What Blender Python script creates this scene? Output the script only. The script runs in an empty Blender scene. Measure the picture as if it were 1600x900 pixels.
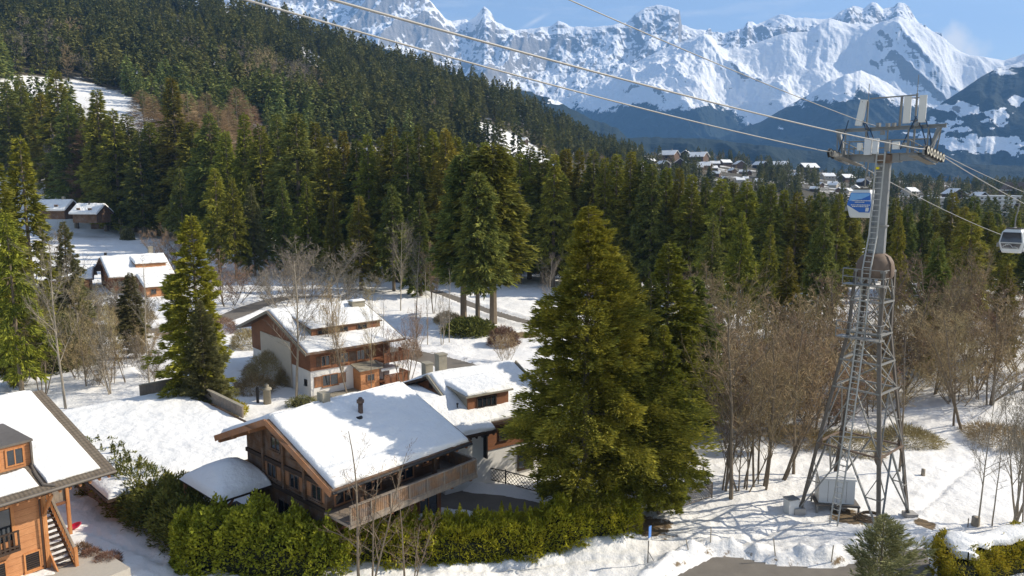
import bpy, math, random
import numpy as np
from mathutils import Vector, Matrix

# ------------------------------------------------------------------ camera, sky, sun, exposure
SC = bpy.context.scene
COL = SC.collection
F = 1150.0; PIT = math.radians(7.9); CP, SP = math.cos(PIT), math.sin(PIT); CZ = 24.0
cam_d = bpy.data.cameras.new("camera"); cam = bpy.data.objects.new("camera", cam_d); COL.objects.link(cam)
cam.location = (0, 0, CZ); cam.rotation_euler = (math.pi/2 - PIT, 0, 0)
cam_d.sensor_width = 36; cam_d.lens = F/1600*36; cam_d.clip_start = 0.5; cam_d.clip_end = 60000
SC.camera = cam
SUN_EL, SUN_AZ = math.radians(35), math.radians(82)       # azimuth measured clockwise from +Y (the view direction)
w = bpy.data.worlds.new("World"); SC.world = w; w.use_nodes = True
nt = w.node_tree; nt.nodes.clear()
wo = nt.nodes.new("ShaderNodeOutputWorld"); bg = nt.nodes.new("ShaderNodeBackground")
sky = nt.nodes.new("ShaderNodeTexSky"); sky.sky_type = 'NISHITA'; sky.sun_disc = False
sky.sun_elevation = SUN_EL; sky.sun_rotation = SUN_AZ; sky.altitude = 1200; sky.air_density = 1.0; sky.dust_density = 1.6; sky.ozone_density = 2.2
bg.inputs[1].default_value = 0.125
# thin clouds in the sky: wisps and the little plume beside the right-hand peak
tc = nt.nodes.new("ShaderNodeTexCoord")
mp = nt.nodes.new("ShaderNodeMapping"); mp.inputs['Scale'].default_value = (3.0, 3.0, 22.0); mp.inputs['Rotation'].default_value = (0, 0.25, 0)
ns = nt.nodes.new("ShaderNodeTexNoise"); ns.inputs['Scale'].default_value = 2.2; ns.inputs['Detail'].default_value = 7; ns.inputs['Roughness'].default_value = 0.62
cr = nt.nodes.new("ShaderNodeValToRGB"); cr.color_ramp.elements[0].position = 0.52; cr.color_ramp.elements[1].position = 0.85
cr.color_ramp.elements[1].color = (0.42, 0.42, 0.42, 1)
nt.links.new(tc.outputs['Generated'], mp.inputs[0]); nt.links.new(mp.outputs[0], ns.inputs[0]); nt.links.new(ns.outputs['Fac'], cr.inputs[0])
def dirpx(px, py):
    xc, yc = (px-800)/F, (450-py)/F
    return Vector((xc, CP+yc*SP, -SP+yc*CP)).normalized()
def wmath(op, a, b=None, clamp=False):
    n = nt.nodes.new("ShaderNodeMath"); n.operation = op; n.use_clamp = clamp
    for i, v in enumerate((a, b)):
        if v is None: continue
        if isinstance(v, (int, float)): n.inputs[i].default_value = v
        else: nt.links.new(v, n.inputs[i])
    return n.outputs[0]
n2 = nt.nodes.new("ShaderNodeTexNoise"); n2.inputs['Scale'].default_value = 38; n2.inputs['Detail'].default_value = 6
nt.links.new(tc.outputs['Generated'], n2.inputs[0])
def puff(px, py, r, gain):
    vm = nt.nodes.new("ShaderNodeVectorMath"); vm.operation = 'DISTANCE'
    vm.inputs[1].default_value = dirpx(px, py); nt.links.new(tc.outputs['Generated'], vm.inputs[0])
    d = wmath('DIVIDE', vm.outputs['Value'], r); e = wmath('SUBTRACT', 1.0, d)
    g = wmath('ADD', e, wmath('MULTIPLY', wmath('SUBTRACT', n2.outputs['Fac'], 0.5), 2.2))
    return wmath('MULTIPLY', wmath('MAXIMUM', g, 0.0), gain, True)
cl = wmath('MAXIMUM', puff(1490, 70, 0.024, 1.3), puff(1515, 78, 0.018, 0.9))
cl = wmath('MAXIMUM', cl, wmath('MULTIPLY', cr.outputs[0], 1.0))
# a fading contrail: a short straight streak
vm = nt.nodes.new("ShaderNodeVectorMath"); vm.operation = 'DOT_PRODUCT'
pa, pb = dirpx(815, 45), dirpx(858, 20); nrm = pa.cross(pb).normalized(); vm.inputs[1].default_value = nrm
nt.links.new(tc.outputs['Generated'], vm.inputs[0])
vd = nt.nodes.new("ShaderNodeVectorMath"); vd.operation = 'DISTANCE'; vd.inputs[1].default_value = (pa+pb).normalized(); nt.links.new(tc.outputs['Generated'], vd.inputs[0])
st = wmath('MULTIPLY', wmath('SUBTRACT', 1.0, wmath('DIVIDE', wmath('ABSOLUTE', vm.outputs['Value']), 0.004), True), wmath('SUBTRACT', 1.0, wmath('DIVIDE', vd.outputs['Value'], 0.026), True))
cl = wmath('MAXIMUM', cl, wmath('MULTIPLY', st, 0.5)); cl = wmath('ADD', wmath('MULTIPLY', cl, 0.89), 0.11)
mx = nt.nodes.new("ShaderNodeMix"); mx.data_type = 'RGBA'
mx.inputs['B'].default_value = (7.6, 7.5, 7.3, 1)
nt.links.new(cl, mx.inputs['Factor']); nt.links.new(sky.outputs[0], mx.inputs['A'])
nt.links.new(mx.outputs['Result'], bg.inputs[0]); nt.links.new(bg.outputs[0], wo.inputs[0])
sd = bpy.data.lights.new("sun", 'SUN'); sd.energy = 5.0; sd.angle = math.radians(0.5); sd.color = (1.0, 0.92, 0.78)
sun = bpy.data.objects.new("sun", sd); COL.objects.link(sun)
SUNV = Vector((math.sin(SUN_AZ)*math.cos(SUN_EL), math.cos(SUN_AZ)*math.cos(SUN_EL), math.sin(SUN_EL)))
sun.rotation_euler = (-SUNV).to_track_quat('-Z', 'Y').to_euler(); sun.location = (300, 0, 300)
SC.view_settings.view_transform = 'Standard'; SC.view_settings.look = 'None'; SC.view_settings.exposure = 0.55; SC.view_settings.gamma = 1
SC.cycles.use_denoising = True
SC.cycles.max_bounces = 5; SC.cycles.diffuse_bounces = 3; SC.cycles.glossy_bounces = 2; SC.cycles.transmission_bounces = 3
SC.cycles.volume_bounces = 0; SC.cycles.transparent_max_bounces = 6

# ------------------------------------------------------------------ helpers
rng = np.random.default_rng(7); R = random.Random(11)
def ray(px, py):
    xc, yc = (px-800)/F, (450-py)/F
    return xc, CP+yc*SP, -SP+yc*CP
def onz(px, py, z=0.0):
    d = ray(px, py); t = (z-CZ)/d[2]; return d[0]*t, d[1]*t
def at(px, py, Y):
    d = ray(px, py); t = Y/d[1]; return d[0]*t, Y, CZ+d[2]*t
def proj(x, y, z):
    dep = y*CP-(z-CZ)*SP; up = y*SP+(z-CZ)*CP
    return 800+F*x/dep, 450-F*up/dep
def _h(ix, iy, s):
    n = (ix.astype(np.int64)*374761393 + iy.astype(np.int64)*668265263 + s*974634777) & 0x7fffffff
    n = ((n ^ (n >> 13))*1274126177) & 0x7fffffff
    return ((n ^ (n >> 16)) & 0xffffff)/float(0xffffff)
def vnoise(x, y, s=0):
    x = np.asarray(x, float); y = np.asarray(y, float)
    ix, iy = np.floor(x), np.floor(y); fx, fy = x-ix, y-iy
    fx = fx*fx*fx*(fx*(fx*6-15)+10); fy = fy*fy*fy*(fy*(fy*6-15)+10)
    a, b, c, d = _h(ix, iy, s), _h(ix+1, iy, s), _h(ix, iy+1, s), _h(ix+1, iy+1, s)
    return (a*(1-fx)+b*fx)*(1-fy)+(c*(1-fx)+d*fx)*fy
def fbm(x, y, o=4, s=0, g=0.5):
    t = 0; a = 1; n = 0
    for i in range(o):
        t = t+a*(vnoise(x, y, s+i*17)*2-1); n += a; a *= g; x = np.asarray(x)*2.03+11.3; y = np.asarray(y)*2.03-7.1
    return t/n
def ridged(x, y, o=5, s=0, g=0.5):
    t = 0; a = 1; n = 0; wgt = 1
    for i in range(o):
        v = 1-np.abs(vnoise(x, y, s+i*17)*2-1); v = v*v*wgt; wgt = np.clip(v*1.6, 0, 1)
        t = t+a*v; n += a; a *= g; x = np.asarray(x)*2.07+5.3; y = np.asarray(y)*2.07+9.1
    return t/n
def sstep(a, b, x):
    t = np.clip((x-a)/(b-a), 0, 1); return t*t*(3-2*t)
def tag(o, label=None, cat=None, group=None, kind=None):
    if label: o['label'] = label
    if cat: o['category'] = cat
    if group: o['group'] = group
    if kind: o['kind'] = kind
    return o
def empty(name, loc=(0, 0, 0), rz=0.0, s=1.0):
    o = bpy.data.objects.new(name, None); COL.objects.link(o); o.location = loc; o.rotation_euler = (0, 0, rz)
    o.scale = (s, s, s); o.empty_display_size = 0.3; return o
def link(name, me, m, parent=None, smooth=False):
    if m is not None:
        me.materials.clear()
        for q in (m if isinstance(m, (list, tuple)) else [m]): me.materials.append(q)
    if smooth: me.shade_smooth()
    o = bpy.data.objects.new(name, me); COL.objects.link(o)
    if parent: o.parent = parent
    return o
def np_mesh(name, V, Fq, attrs=None):
    V = np.asarray(V, np.float32).reshape(-1, 3); Fq = np.asarray(Fq, np.int32)
    me = bpy.data.meshes.new(name); k = Fq.shape[1]
    me.vertices.add(len(V)); me.vertices.foreach_set('co', V.ravel())
    me.loops.add(Fq.size); me.loops.foreach_set('vertex_index', Fq.ravel())
    me.polygons.add(len(Fq)); me.polygons.foreach_set('loop_start', np.arange(0, Fq.size, k, dtype=np.int32))
    me.update(calc_edges=True)
    for n, a in (attrs or {}).items():
        at_ = me.attributes.new(n, 'FLOAT', 'POINT'); at_.data.foreach_set('value', np.asarray(a, np.float32).ravel())
    return me
def grid_mesh(name, X, Y, Z, attrs=None):
    r, c = X.shape; i = np.arange(r*c).reshape(r, c)
    f = np.stack([i[:-1, :-1], i[:-1, 1:], i[1:, 1:], i[1:, :-1]], -1).reshape(-1, 4)
    return np_mesh(name, np.stack([X, Y, Z], -1), f, {k: v.ravel() for k, v in (attrs or {}).items()})
class MB:
    def __init__(s): s.v = []; s.f = []
    def add(s, vs, fs):
        n = len(s.v); s.v += [tuple(p) for p in vs]; s.f += [tuple(n+i for i in q) for q in fs]; return s
    def box(s, c, d, rz=0.0):
        hx, hy, hz = d[0]/2, d[1]/2, d[2]/2; ca, sa = math.cos(rz), math.sin(rz)
        p = [(c[0]+x*ca-y*sa, c[1]+x*sa+y*ca, c[2]+z) for z in (-hz, hz) for x, y in ((-hx, -hy), (hx, -hy), (hx, hy), (-hx, hy))]
        return s.add(p, [(3, 2, 1, 0), (4, 5, 6, 7), (0, 1, 5, 4), (1, 2, 6, 5), (2, 3, 7, 6), (3, 0, 4, 7)])
    def b(s, x0, x1, y0, y1, z0, z1): return s.box(((x0+x1)/2, (y0+y1)/2, (z0+z1)/2), (x1-x0, y1-y0, z1-z0))
    def beam(s, a, b, w_, h_, up=(0, 0, 1)):
        a, b = Vector(a), Vector(b); d = (b-a).normalized(); u = Vector(up)
        if abs(d.dot(u)) > 0.98: u = Vector((1, 0, 0))
        r = d.cross(u).normalized()*w_/2; t = r.cross(d).normalized()*h_/2
        p = [a-r-t, a+r-t, a+r+t, a-r+t, b-r-t, b+r-t, b+r+t, b-r+t]
        return s.add(p, [(0, 1, 2, 3), (7, 6, 5, 4), (0, 4, 5, 1), (1, 5, 6, 2), (2, 6, 7, 3), (3, 7, 4, 0)])
    def tube(s, pts, rad, n=8, cap=True):
        pts = [Vector(p) for p in pts]; rad = rad if isinstance(rad, (list, tuple)) else [rad]*len(pts); vs = []; fs = []
        for i, p in enumerate(pts):
            d = (pts[min(i+1, len(pts)-1)]-pts[max(i-1, 0)]).normalized(); u = Vector((0, 0, 1)) if abs(d.z) < 0.95 else Vector((1, 0, 0))
            a = d.cross(u).normalized(); b_ = d.cross(a).normalized()
            for k in range(n):
                t = 2*math.pi*k/n; vs.append(p+(a*math.cos(t)+b_*math.sin(t))*rad[i])
        for i in range(len(pts)-1):
            for k in range(n): fs.append((i*n+k, i*n+(k+1) % n, (i+1)*n+(k+1) % n, (i+1)*n+k))
        if cap: fs.append(tuple(range(n-1, -1, -1))); fs.append(tuple((len(pts)-1)*n+k for k in range(n)))
        return s.add(vs, fs)
    def poly(s, pts, off):      # a flat polygon extruded by a vector
        n = len(pts); o = Vector(off); a = [Vector(p) for p in pts]
        return s.add(a+[p+o for p in a], [tuple(range(n-1, -1, -1)), tuple(range(n, 2*n))]+[(i, (i+1) % n, n+(i+1) % n, n+i) for i in range(n)])
    def lathe(s, prof, c=(0, 0, 0), n=20):
        vs = []; fs = []
        for r, z in prof:
            for k in range(n): t = 2*math.pi*k/n; vs.append((c[0]+r*math.cos(t), c[1]+r*math.sin(t), c[2]+z))
        for i in range(len(prof)-1):
            for k in range(n): fs.append((i*n+k, i*n+(k+1) % n, (i+1)*n+(k+1) % n, (i+1)*n+k))
        fs.append(tuple(range(n-1, -1, -1))); fs.append(tuple((len(prof)-1)*n+k for k in range(n)))
        return s.add(vs, fs)
    def build(s, name, m, parent=None, smooth=False):
        me = bpy.data.meshes.new(name); me.from_pydata(s.v, [], s.f); me.update()
        return link(name, me, m, parent, smooth)

# ------------------------------------------------------------------ materials
class NT:
    def __init__(s, name):
        s.m = bpy.data.materials.new(name); s.m.use_nodes = True; s.t = s.m.node_tree; s.p = s.t.nodes['Principled BSDF']
        s.p.inputs['Roughness'].default_value = 0.8; s.p.inputs['Specular IOR Level'].default_value = 0.3; s._tc = None
    def n(s, t, **k):
        x = s.t.nodes.new(t)
        for a, v in k.items(): setattr(x, a, v)
        return x
    def l(s, a, b): s.t.links.new(a, b)
    def set(s, sock, v):
        if hasattr(v, 'is_output') or isinstance(v, bpy.types.NodeSocket): s.l(v, sock)
        elif isinstance(v, (tuple, list)) and len(v) == 3 and sock.type == 'RGBA': sock.default_value = (*v, 1)
        else: sock.default_value = v
    def co(s, kind='Object'):
        if s._tc is None: s._tc = s.n('ShaderNodeTexCoord')
        return s._tc.outputs[kind]
    def pos(s): return s.n('ShaderNodeNewGeometry').outputs['Position']
    def mapv(s, v, sc=(1, 1, 1), rot=(0, 0, 0)):
        x = s.n('ShaderNodeMapping'); x.inputs['Scale'].default_value = sc; x.inputs['Rotation'].default_value = rot; s.l(v, x.inputs[0]); return x.outputs[0]
    def noise(s, v, sc, det=4, rough=0.55, dist=0.0):
        x = s.n('ShaderNodeTexNoise'); x.inputs['Scale'].default_value = sc; x.inputs['Detail'].default_value = det
        x.inputs['Roughness'].default_value = rough; x.inputs['Distortion'].default_value = dist; s.l(v, x.inputs[0]); return x.outputs['Fac']
    def wave(s, v, sc, dist=0, d='Z', prof='SAW'):
        x = s.n('ShaderNodeTexWave'); x.wave_profile = prof; x.bands_direction = d; x.inputs['Scale'].default_value = sc; x.inputs['Distortion'].default_value = dist
        x.inputs['Detail'].default_value = 2; s.l(v, x.inputs[0]); return x.outputs['Fac']
    def ramp(s, f, stops):
        x = s.n('ShaderNodeValToRGB'); e = x.color_ramp.elements
        while len(e) < len(stops): e.new(0.5)
        for q, (p, c) in zip(e, stops):
            q.position = p; q.color = (*c, 1) if isinstance(c, (tuple, list)) else (c, c, c, 1)
        s.l(f, x.inputs[0]); return x.outputs[0]
    def mix(s, f, a, b, mode='MIX'):
        x = s.n('ShaderNodeMix', data_type='RGBA', blend_type=mode); s.set(x.inputs['Factor'], f); s.set(x.inputs['A'], a); s.set(x.inputs['B'], b); return x.outputs['Result']
    def m_(s, op, a, b=0.0, clamp=False):
        x = s.n('ShaderNodeMath', operation=op, use_clamp=clamp); s.set(x.inputs[0], a); s.set(x.inputs[1], b); return x.outputs[0]
    def attr(s, name): x = s.n('ShaderNodeAttribute'); x.attribute_name = name; return x.outputs['Fac']
    def rnd(s): return s.n('ShaderNodeObjectInfo').outputs['Random']
    def bump(s, h, st=0.3, d=0.05, prev=None):
        x = s.n('ShaderNodeBump'); x.inputs['Strength'].default_value = st; x.inputs['Distance'].default_value = d; s.l(h, x.inputs['Height'])
        if prev is not None: s.l(prev, x.inputs['Normal'])
        return x.outputs[0]
    def out(s, col=None, bump=None, rough=None, metal=None, trans=None, spec=None):
        if col is not None: s.set(s.p.inputs['Base Color'], col)
        if bump is not None: s.l(bump, s.p.inputs['Normal'])
        if rough is not None: s.set(s.p.inputs['Roughness'], rough)
        if metal is not None: s.p.inputs['Metallic'].default_value = metal
        if spec is not None: s.p.inputs['Specular IOR Level'].default_value = spec
        if trans:
            o = s.t.nodes['Material Output']; tr = s.n('ShaderNodeBsdfTranslucent'); mxs = s.n('ShaderNodeMixShader'); mxs.inputs[0].default_value = trans
            s.set(tr.inputs['Color'], col); s.l(s.p.outputs[0], mxs.inputs[1]); s.l(tr.outputs[0], mxs.inputs[2]); s.l(mxs.outputs[0], o.inputs[0])
        return s.m
M = {}
def plain(name, c, rough=0.7, metal=0.0, var=0.25, sc=6.0):
    t = NT(name); f = t.noise(t.co(), sc, 5, 0.65)
    a = tuple(x*(1-var) for x in c); b = tuple(min(1, x*(1+var)) for x in c)
    M[name] = t.out(t.mix(f, a, b), t.bump(t.noise(t.co(), sc*6, 3), 0.15, 0.02), rough, metal); return M[name]
def wood(name, dark, light, board=0.16, d='Z', rough=0.7, weather=0.0):
    t = NT(name); v = t.co()
    sc = {'Z': (1.2, 1.2, 9.0), 'X': (9, 1.2, 1.2), 'Y': (1.2, 9, 1.2)}[d]
    g = t.noise(t.mapv(v, sc), 3.0, 6, 0.7, 0.4)
    big = t.noise(v, 0.7, 3)
    f = t.m_('ADD', t.m_('MULTIPLY', g, 0.7), t.m_('MULTIPLY', big, 0.5))
    c = t.ramp(f, [(0.35, dark), (0.8, light)])
    if weather: c = t.mix(t.ramp(t.noise(v, 1.6, 4), [(0.45, 0.0), (0.65, weather)]), c, (0.17, 0.155, 0.14))
    w1 = t.wave(v, 0.314/board/2*1.0, 0, d, 'SAW')
    gap = t.ramp(w1, [(0.0, 0.0), (0.06, 1.0)])
    c = t.mix(gap, t.mix(0.65, c, (0.01, 0.007, 0.005)), c)
    b_ = t.bump(gap, 0.5, 0.02); b_ = t.bump(g, 0.25, 0.01, b_)
    M[name] = t.out(c, b_, rough); return M[name]
wood('wood_orange', (0.30, 0.115, 0.04), (0.58, 0.28, 0.125), 0.2)
wood('wood_orange_vertical', (0.30, 0.10, 0.03), (0.62, 0.29, 0.11), 0.14, 'X')
wood('wood_red', (0.125, 0.05, 0.025), (0.30, 0.13, 0.06), 0.16)
wood('wood_brown', (0.055, 0.03, 0.017), (0.19, 0.105, 0.055), 0.22, 'Z', 0.8, 0.5)
wood('wood_dark', (0.02, 0.013, 0.01), (0.075, 0.048, 0.032), 0.2, 'Z', 0.8)
wood('wood_beam', (0.20, 0.085, 0.035), (0.42, 0.2, 0.09), 4.0, 'Z', 0.75, 0.3)
wood('wood_grey', (0.13, 0.10, 0.075), (0.36, 0.29, 0.22), 0.16, 'X', 0.85, 0.6)
wood('wood_balcony', (0.11, 0.06, 0.035), (0.34, 0.21, 0.12), 0.15, 'X', 0.85, 0.8)
plain('plaster', (0.74, 0.71, 0.66), 0.9, 0, 0.08, 2); plain('plaster_beige', (0.55, 0.48, 0.38), 0.9, 0, 0.12, 2)
plain('steel', (0.225, 0.225, 0.215), 0.5, 0.25, 0.25, 3); plain('steel_dark', (0.15, 0.128, 0.105), 0.55, 0.3, 0.35, 3)
plain('rust_steel', (0.17, 0.12, 0.085), 0.7, 0.1, 0.4, 2.5); plain('galvanised', (0.23, 0.222, 0.20), 0.5, 0.2, 0.2, 4)
plain('antenna_white', (0.68, 0.65, 0.58), 0.5, 0, 0.06); plain('black_rubber', (0.02, 0.02, 0.02), 0.7, 0, 0.3)
plain('black_metal', (0.035, 0.033, 0.032), 0.5, 0.3, 0.3); plain('copper_brown', (0.12, 0.08, 0.06), 0.5, 0.3, 0.3)
plain('cabin_white', (0.66, 0.66, 0.63), 0.35, 0, 0.06, 3); plain('cabin_blue', (0.035, 0.14, 0.46), 0.35, 0, 0.1, 3)
plain('cabin_blue_light', (0.20, 0.42, 0.70), 0.35, 0, 0.1, 3)
plain('stone_slab', (0.42, 0.38, 0.32), 0.9, 0, 0.15, 5); plain('red_plastic', (0.62, 0.02, 0.06), 0.35, 0, 0.08)
plain('sign_blue', (0.10, 0.25, 0.62), 0.4, 0, 0.05); plain('sheet_white', (0.62, 0.62, 0.60), 0.55, 0, 0.06, 3)
plain('cable_steel', (0.30, 0.29, 0.27), 0.55, 0.3, 0.15, 8); plain('concrete', (0.36, 0.34, 0.31), 0.9, 0, 0.25, 1.5)
plain('dry_earth', (0.22, 0.15, 0.085), 0.95, 0, 0.4, 4); plain('bark', (0.19, 0.15, 0.105), 0.95, 0, 0.4, 3)
plain('bark_light', (0.33, 0.28, 0.21), 0.95, 0, 0.4, 3)
plain('cable_blue', (0.03, 0.07, 0.13), 0.6, 0, 0.1); plain('yellow_paint', (0.75, 0.6, 0.02), 0.5, 0, 0.05)
plain('moss_stone', (0.28, 0.25, 0.19), 0.95, 0, 0.35, 2); plain('ladder_metal', (0.42, 0.41, 0.37), 0.5, 0.1, 0.15); plain('sheave_cream', (0.50, 0.46, 0.36), 0.6, 0, 0.15)
def glass(name, c=(0.02, 0.025, 0.03)):
    t = NT(name); M[name] = t.out(c, None, 0.06, 0, None, 0.9); return M[name]
glass('glass'); glass('tinted_glass', (0.035, 0.035, 0.04))
def leafmat(name, a, b, c, nsc=0.6, trans=0.16):
    t = NT(name); f = t.noise(t.co(), nsc, 3, 0.7); g = t.noise(t.co(), nsc*9, 2)
    k = t.mix(t.ramp(f, [(0.35, 0.0), (0.68, 1.0)]), a, b)
    k = t.mix(t.ramp(g, [(0.5, 0.0), (0.75, 0.8)]), k, c)
    r = t.rnd(); v = t.m_('ADD', t.m_('MULTIPLY', r, 0.5), 0.75)
    hsv = t.n('ShaderNodeHueSaturation'); t.l(v, hsv.inputs['Value']); t.l(k, hsv.inputs['Color'])
    t.l(t.m_('ADD', 0.485, t.m_('MULTIPLY', t.m_('FRACT', t.m_('MULTIPLY', r, 7.3)), 0.03)), hsv.inputs['Hue'])
    M[name] = t.out(hsv.outputs[0], None, 0.75, None, trans, 0.15); return M[name]
leafmat('spruce_leaf', (0.095, 0.112, 0.021), (0.314, 0.290, 0.034), (0.600, 0.590, 0.062), 0.5)
leafmat('spruce_bright', (0.115, 0.119, 0.017), (0.284, 0.249, 0.032), (0.600, 0.497, 0.058), 0.5)
leafmat('fir_dark', (0.059, 0.085, 0.023), (0.204, 0.214, 0.041), (0.517, 0.469, 0.077), 0.5)
leafmat('far_conifer', (0.085, 0.124, 0.036), (0.190, 0.211, 0.052), (0.362, 0.311, 0.067), 0.15)
leafmat('olive_leaf', (0.102, 0.102, 0.036), (0.180, 0.168, 0.060), (0.264, 0.228, 0.084), 0.5)
leafmat('larch_twig', (0.230, 0.149, 0.081), (0.310, 0.207, 0.115), (0.391, 0.276, 0.161), 0.6, 0.1)
leafmat('laurel_leaf', (0.142, 0.190, 0.014), (0.408, 0.415, 0.031), (0.600, 0.600, 0.093), 1.0, 0.3)
leafmat('hedge_leaf', (0.206, 0.200, 0.016), (0.513, 0.400, 0.031), (0.600, 0.600, 0.055), 1.0, 0.3)
leafmat('pine_grey', (0.131, 0.134, 0.056), (0.351, 0.326, 0.140), (0.600, 0.600, 0.290), 1.0)
leafmat('twig_brown', (0.247, 0.181, 0.086), (0.393, 0.301, 0.151), (0.524, 0.431, 0.225), 0.4, 0.0)
leafmat('twig_red', (0.22, 0.145, 0.09), (0.31, 0.205, 0.13), (0.39, 0.27, 0.175), 0.4, 0.0)
leafmat('twig_grey', (0.145, 0.123, 0.092), (0.221, 0.189, 0.141), (0.289, 0.246, 0.184), 0.4, 0.0)
leafmat('dry_shrub', (0.13, 0.07, 0.045), (0.24, 0.14, 0.09), (0.34, 0.22, 0.15), 1.5, 0.1)
def snowmat(name, bscale=1.0, speck=0.35):
    t = NT(name); v = t.pos()
    h1 = t.noise(v, 0.9*bscale, 5, 0.6); h2 = t.noise(v, 6.0*bscale, 4, 0.65)
    rip = t.noise(t.mapv(v, (1, 1, 3.5)), 7.0*bscale, 3, 0.6); b_ = t.bump(h1, 0.6, 0.3); b_ = t.bump(h2, 0.45, 0.08, b_); b_ = t.bump(rip, 0.4, 0.05, b_)
    c = t.mix(t.noise(v, 0.35, 4), (0.84, 0.83, 0.80), (0.74, 0.73, 0.70))
    sp = t.ramp(t.noise(v, 7.0, 3, 0.7), [(0.66, 0.0), (0.74, speck)])
    c = t.mix(sp, c, (0.38, 0.33, 0.27))
    M[name] = t.out(c, b_, 0.75, None, None, 0.25); return M[name]
snowmat('roof_snow', 1.2, 0.05); snowmat('roof_snow_thin', 1.2, 0.6); snowmat('plain_snow', 1.0, 0.1)
def groundmat():
    t = NT('ground_snow'); v = t.pos()
    h1 = t.noise(v, 0.55, 6, 0.6); h2 = t.noise(v, 3.2, 5, 0.65); h3 = t.noise(v, 11.0, 3, 0.6)
    b_ = t.bump(h1, 0.7, 0.35); b_ = t.bump(h2, 0.55, 0.12, b_); b_ = t.bump(h3, 0.25, 0.03, b_)
    c = t.mix(t.noise(v, 0.12, 4), (0.86, 0.84, 0.80), (0.74, 0.72, 0.685))
    c = t.mix(t.ramp(t.noise(v, 4.5, 4, 0.75), [(0.60, 0.0), (0.72, 0.35)]), c, (0.42, 0.36, 0.29))
    bare = t.attr('bare'); thr = t.m_('ADD', bare, t.m_('MULTIPLY', t.m_('SUBTRACT', t.noise(v, 1.1, 6, 0.7), 0.5), 1.1))
    dirt = t.mix(t.noise(v, 2.2, 5, 0.7), (0.085, 0.055, 0.03), (0.26, 0.185, 0.10))
    c = t.mix(t.ramp(thr, [(0.46, 0.0), (0.56, 1.0)]), c, dirt)
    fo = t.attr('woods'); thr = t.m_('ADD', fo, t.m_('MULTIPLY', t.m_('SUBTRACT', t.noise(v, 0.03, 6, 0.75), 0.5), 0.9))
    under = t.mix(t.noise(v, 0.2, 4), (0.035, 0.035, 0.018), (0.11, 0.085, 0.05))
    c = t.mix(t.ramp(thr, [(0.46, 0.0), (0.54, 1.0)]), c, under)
    M['ground_snow'] = t.out(c, b_, 0.8, None, None, 0.25)
groundmat()
def asphalt():
    t = NT('asphalt'); v = t.pos(); f = t.noise(v, 0.8, 5, 0.65); g = t.noise(v, 22, 2)
    c = t.mix(f, (0.12, 0.105, 0.088), (0.25, 0.22, 0.18)); c = t.mix(t.m_('MULTIPLY', g, 0.3), c, (0.05, 0.045, 0.04))
    M['asphalt'] = t.out(c, t.bump(g, 0.2, 0.01), 0.75)
    t = NT('roof_tiles'); v = t.co(); f = t.noise(v, 1.5, 5, 0.7); wv = t.wave(v, 1.1, 0.3, 'Y', 'SAW'); w2 = t.wave(v, 1.4, 0.2, 'X', 'SIN')
    c = t.mix(f, (0.075, 0.055, 0.04), (0.20, 0.165, 0.12)); c = t.mix(t.ramp(wv, [(0, 0.7), (0.2, 0.0)]), c, (0.02, 0.016, 0.012))
    M['roof_tiles'] = t.out(c, t.bump(t.m_('ADD', wv, w2), 0.6, 0.04), 0.85)
asphalt()
def mountainmat():
    t = NT('mountain_snow_rock'); v = t.pos()
    n1 = t.noise(v, 0.0022, 8, 0.68, 0.3); n2_ = t.noise(v, 0.009, 8, 0.72)
    rock = t.m_('ADD', t.attr('rock'), t.m_('MULTIPLY', t.m_('SUBTRACT', n2_, 0.5), 1.0))
    strata = t.noise(t.mapv(v, (0.15, 0.15, 1.6), (0.35, 0.15, 0)), 0.02, 6, 0.7)
    rc = t.mix(strata, (0.15, 0.145, 0.14), (0.36, 0.335, 0.30))
    sc_ = t.mix(n1, (0.88, 0.885, 0.89), (0.94, 0.93, 0.91))
    rk = t.ramp(t.m_('ADD', rock, t.m_('MULTIPLY', t.m_('SUBTRACT', strata, 0.5), 1.1)), [(0.50, 0.0), (0.60, 1.0)])
    c = t.mix(rk, sc_, rc)
    fo = t.m_('ADD', t.attr('woods'), t.m_('MULTIPLY', t.m_('SUBTRACT', t.noise(v, 0.010, 9, 0.8), 0.5), 1.6))
    fc = t.mix(t.noise(v, 0.045, 5, 0.8), (0.006, 0.012, 0.010), (0.028, 0.040, 0.028))
    c = t.mix(t.ramp(fo, [(0.49, 0.0), (0.53, 1.0)]), c, fc)
    h = t.noise(t.mapv(v, (1, 0.6, 1)), 0.004, 9, 0.62, 0.2)
    b_ = t.bump(h, 0.8, 60.0); b_ = t.bump(n2_, 0.4, 7.0, b_)
    M['mountain'] = t.out(c, b_, 0.9, None, None, 0.1)
mountainmat()

# ------------------------------------------------------------------ terrain
PXC = np.array([-500, -200, 0, 200, 400, 600, 700, 780, 850, 930, 1000, 1100, 1200, 1400, 1600, 2000])
UC = (PXC-800)/F
RPY = [-150, -90, -50, -12, 22, 103, 128, 150, 194, 231, 241, 249, 261, 281, 291, 294]
RY = [880, 880, 880, 870, 860, 880, 900, 930, 960, 980, 1000, 1060, 1150, 1250, 1300, 1350]
Z3 = [8, 8, 8, 6, 4, 2, 1, 0, 0, 0, 0, 0, 0, 0, 0, 0]            # height at 300 m
BOOST = [14, 14, 14, 9, 4, 0, 0, 0, 0, 0, 0, -6, -8, -6, -6, -6]
ZR = np.array([at(p, r, y)[2] for p, r, y in zip(PXC, RPY, RY)]); RY = np.array(RY, float); Z3 = np.array(Z3, float); BOOST = np.array(BOOST, float)
ROADS = []      # (points, half width)
def pxl(pts, z=0.0): return [onz(a, b, z) for a, b in pts]
ROADS.append(('driveway', pxl([(668, 762), (712, 782), (770, 788), (830, 800), (880, 812), (925, 822)]), 1.7))
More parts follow.
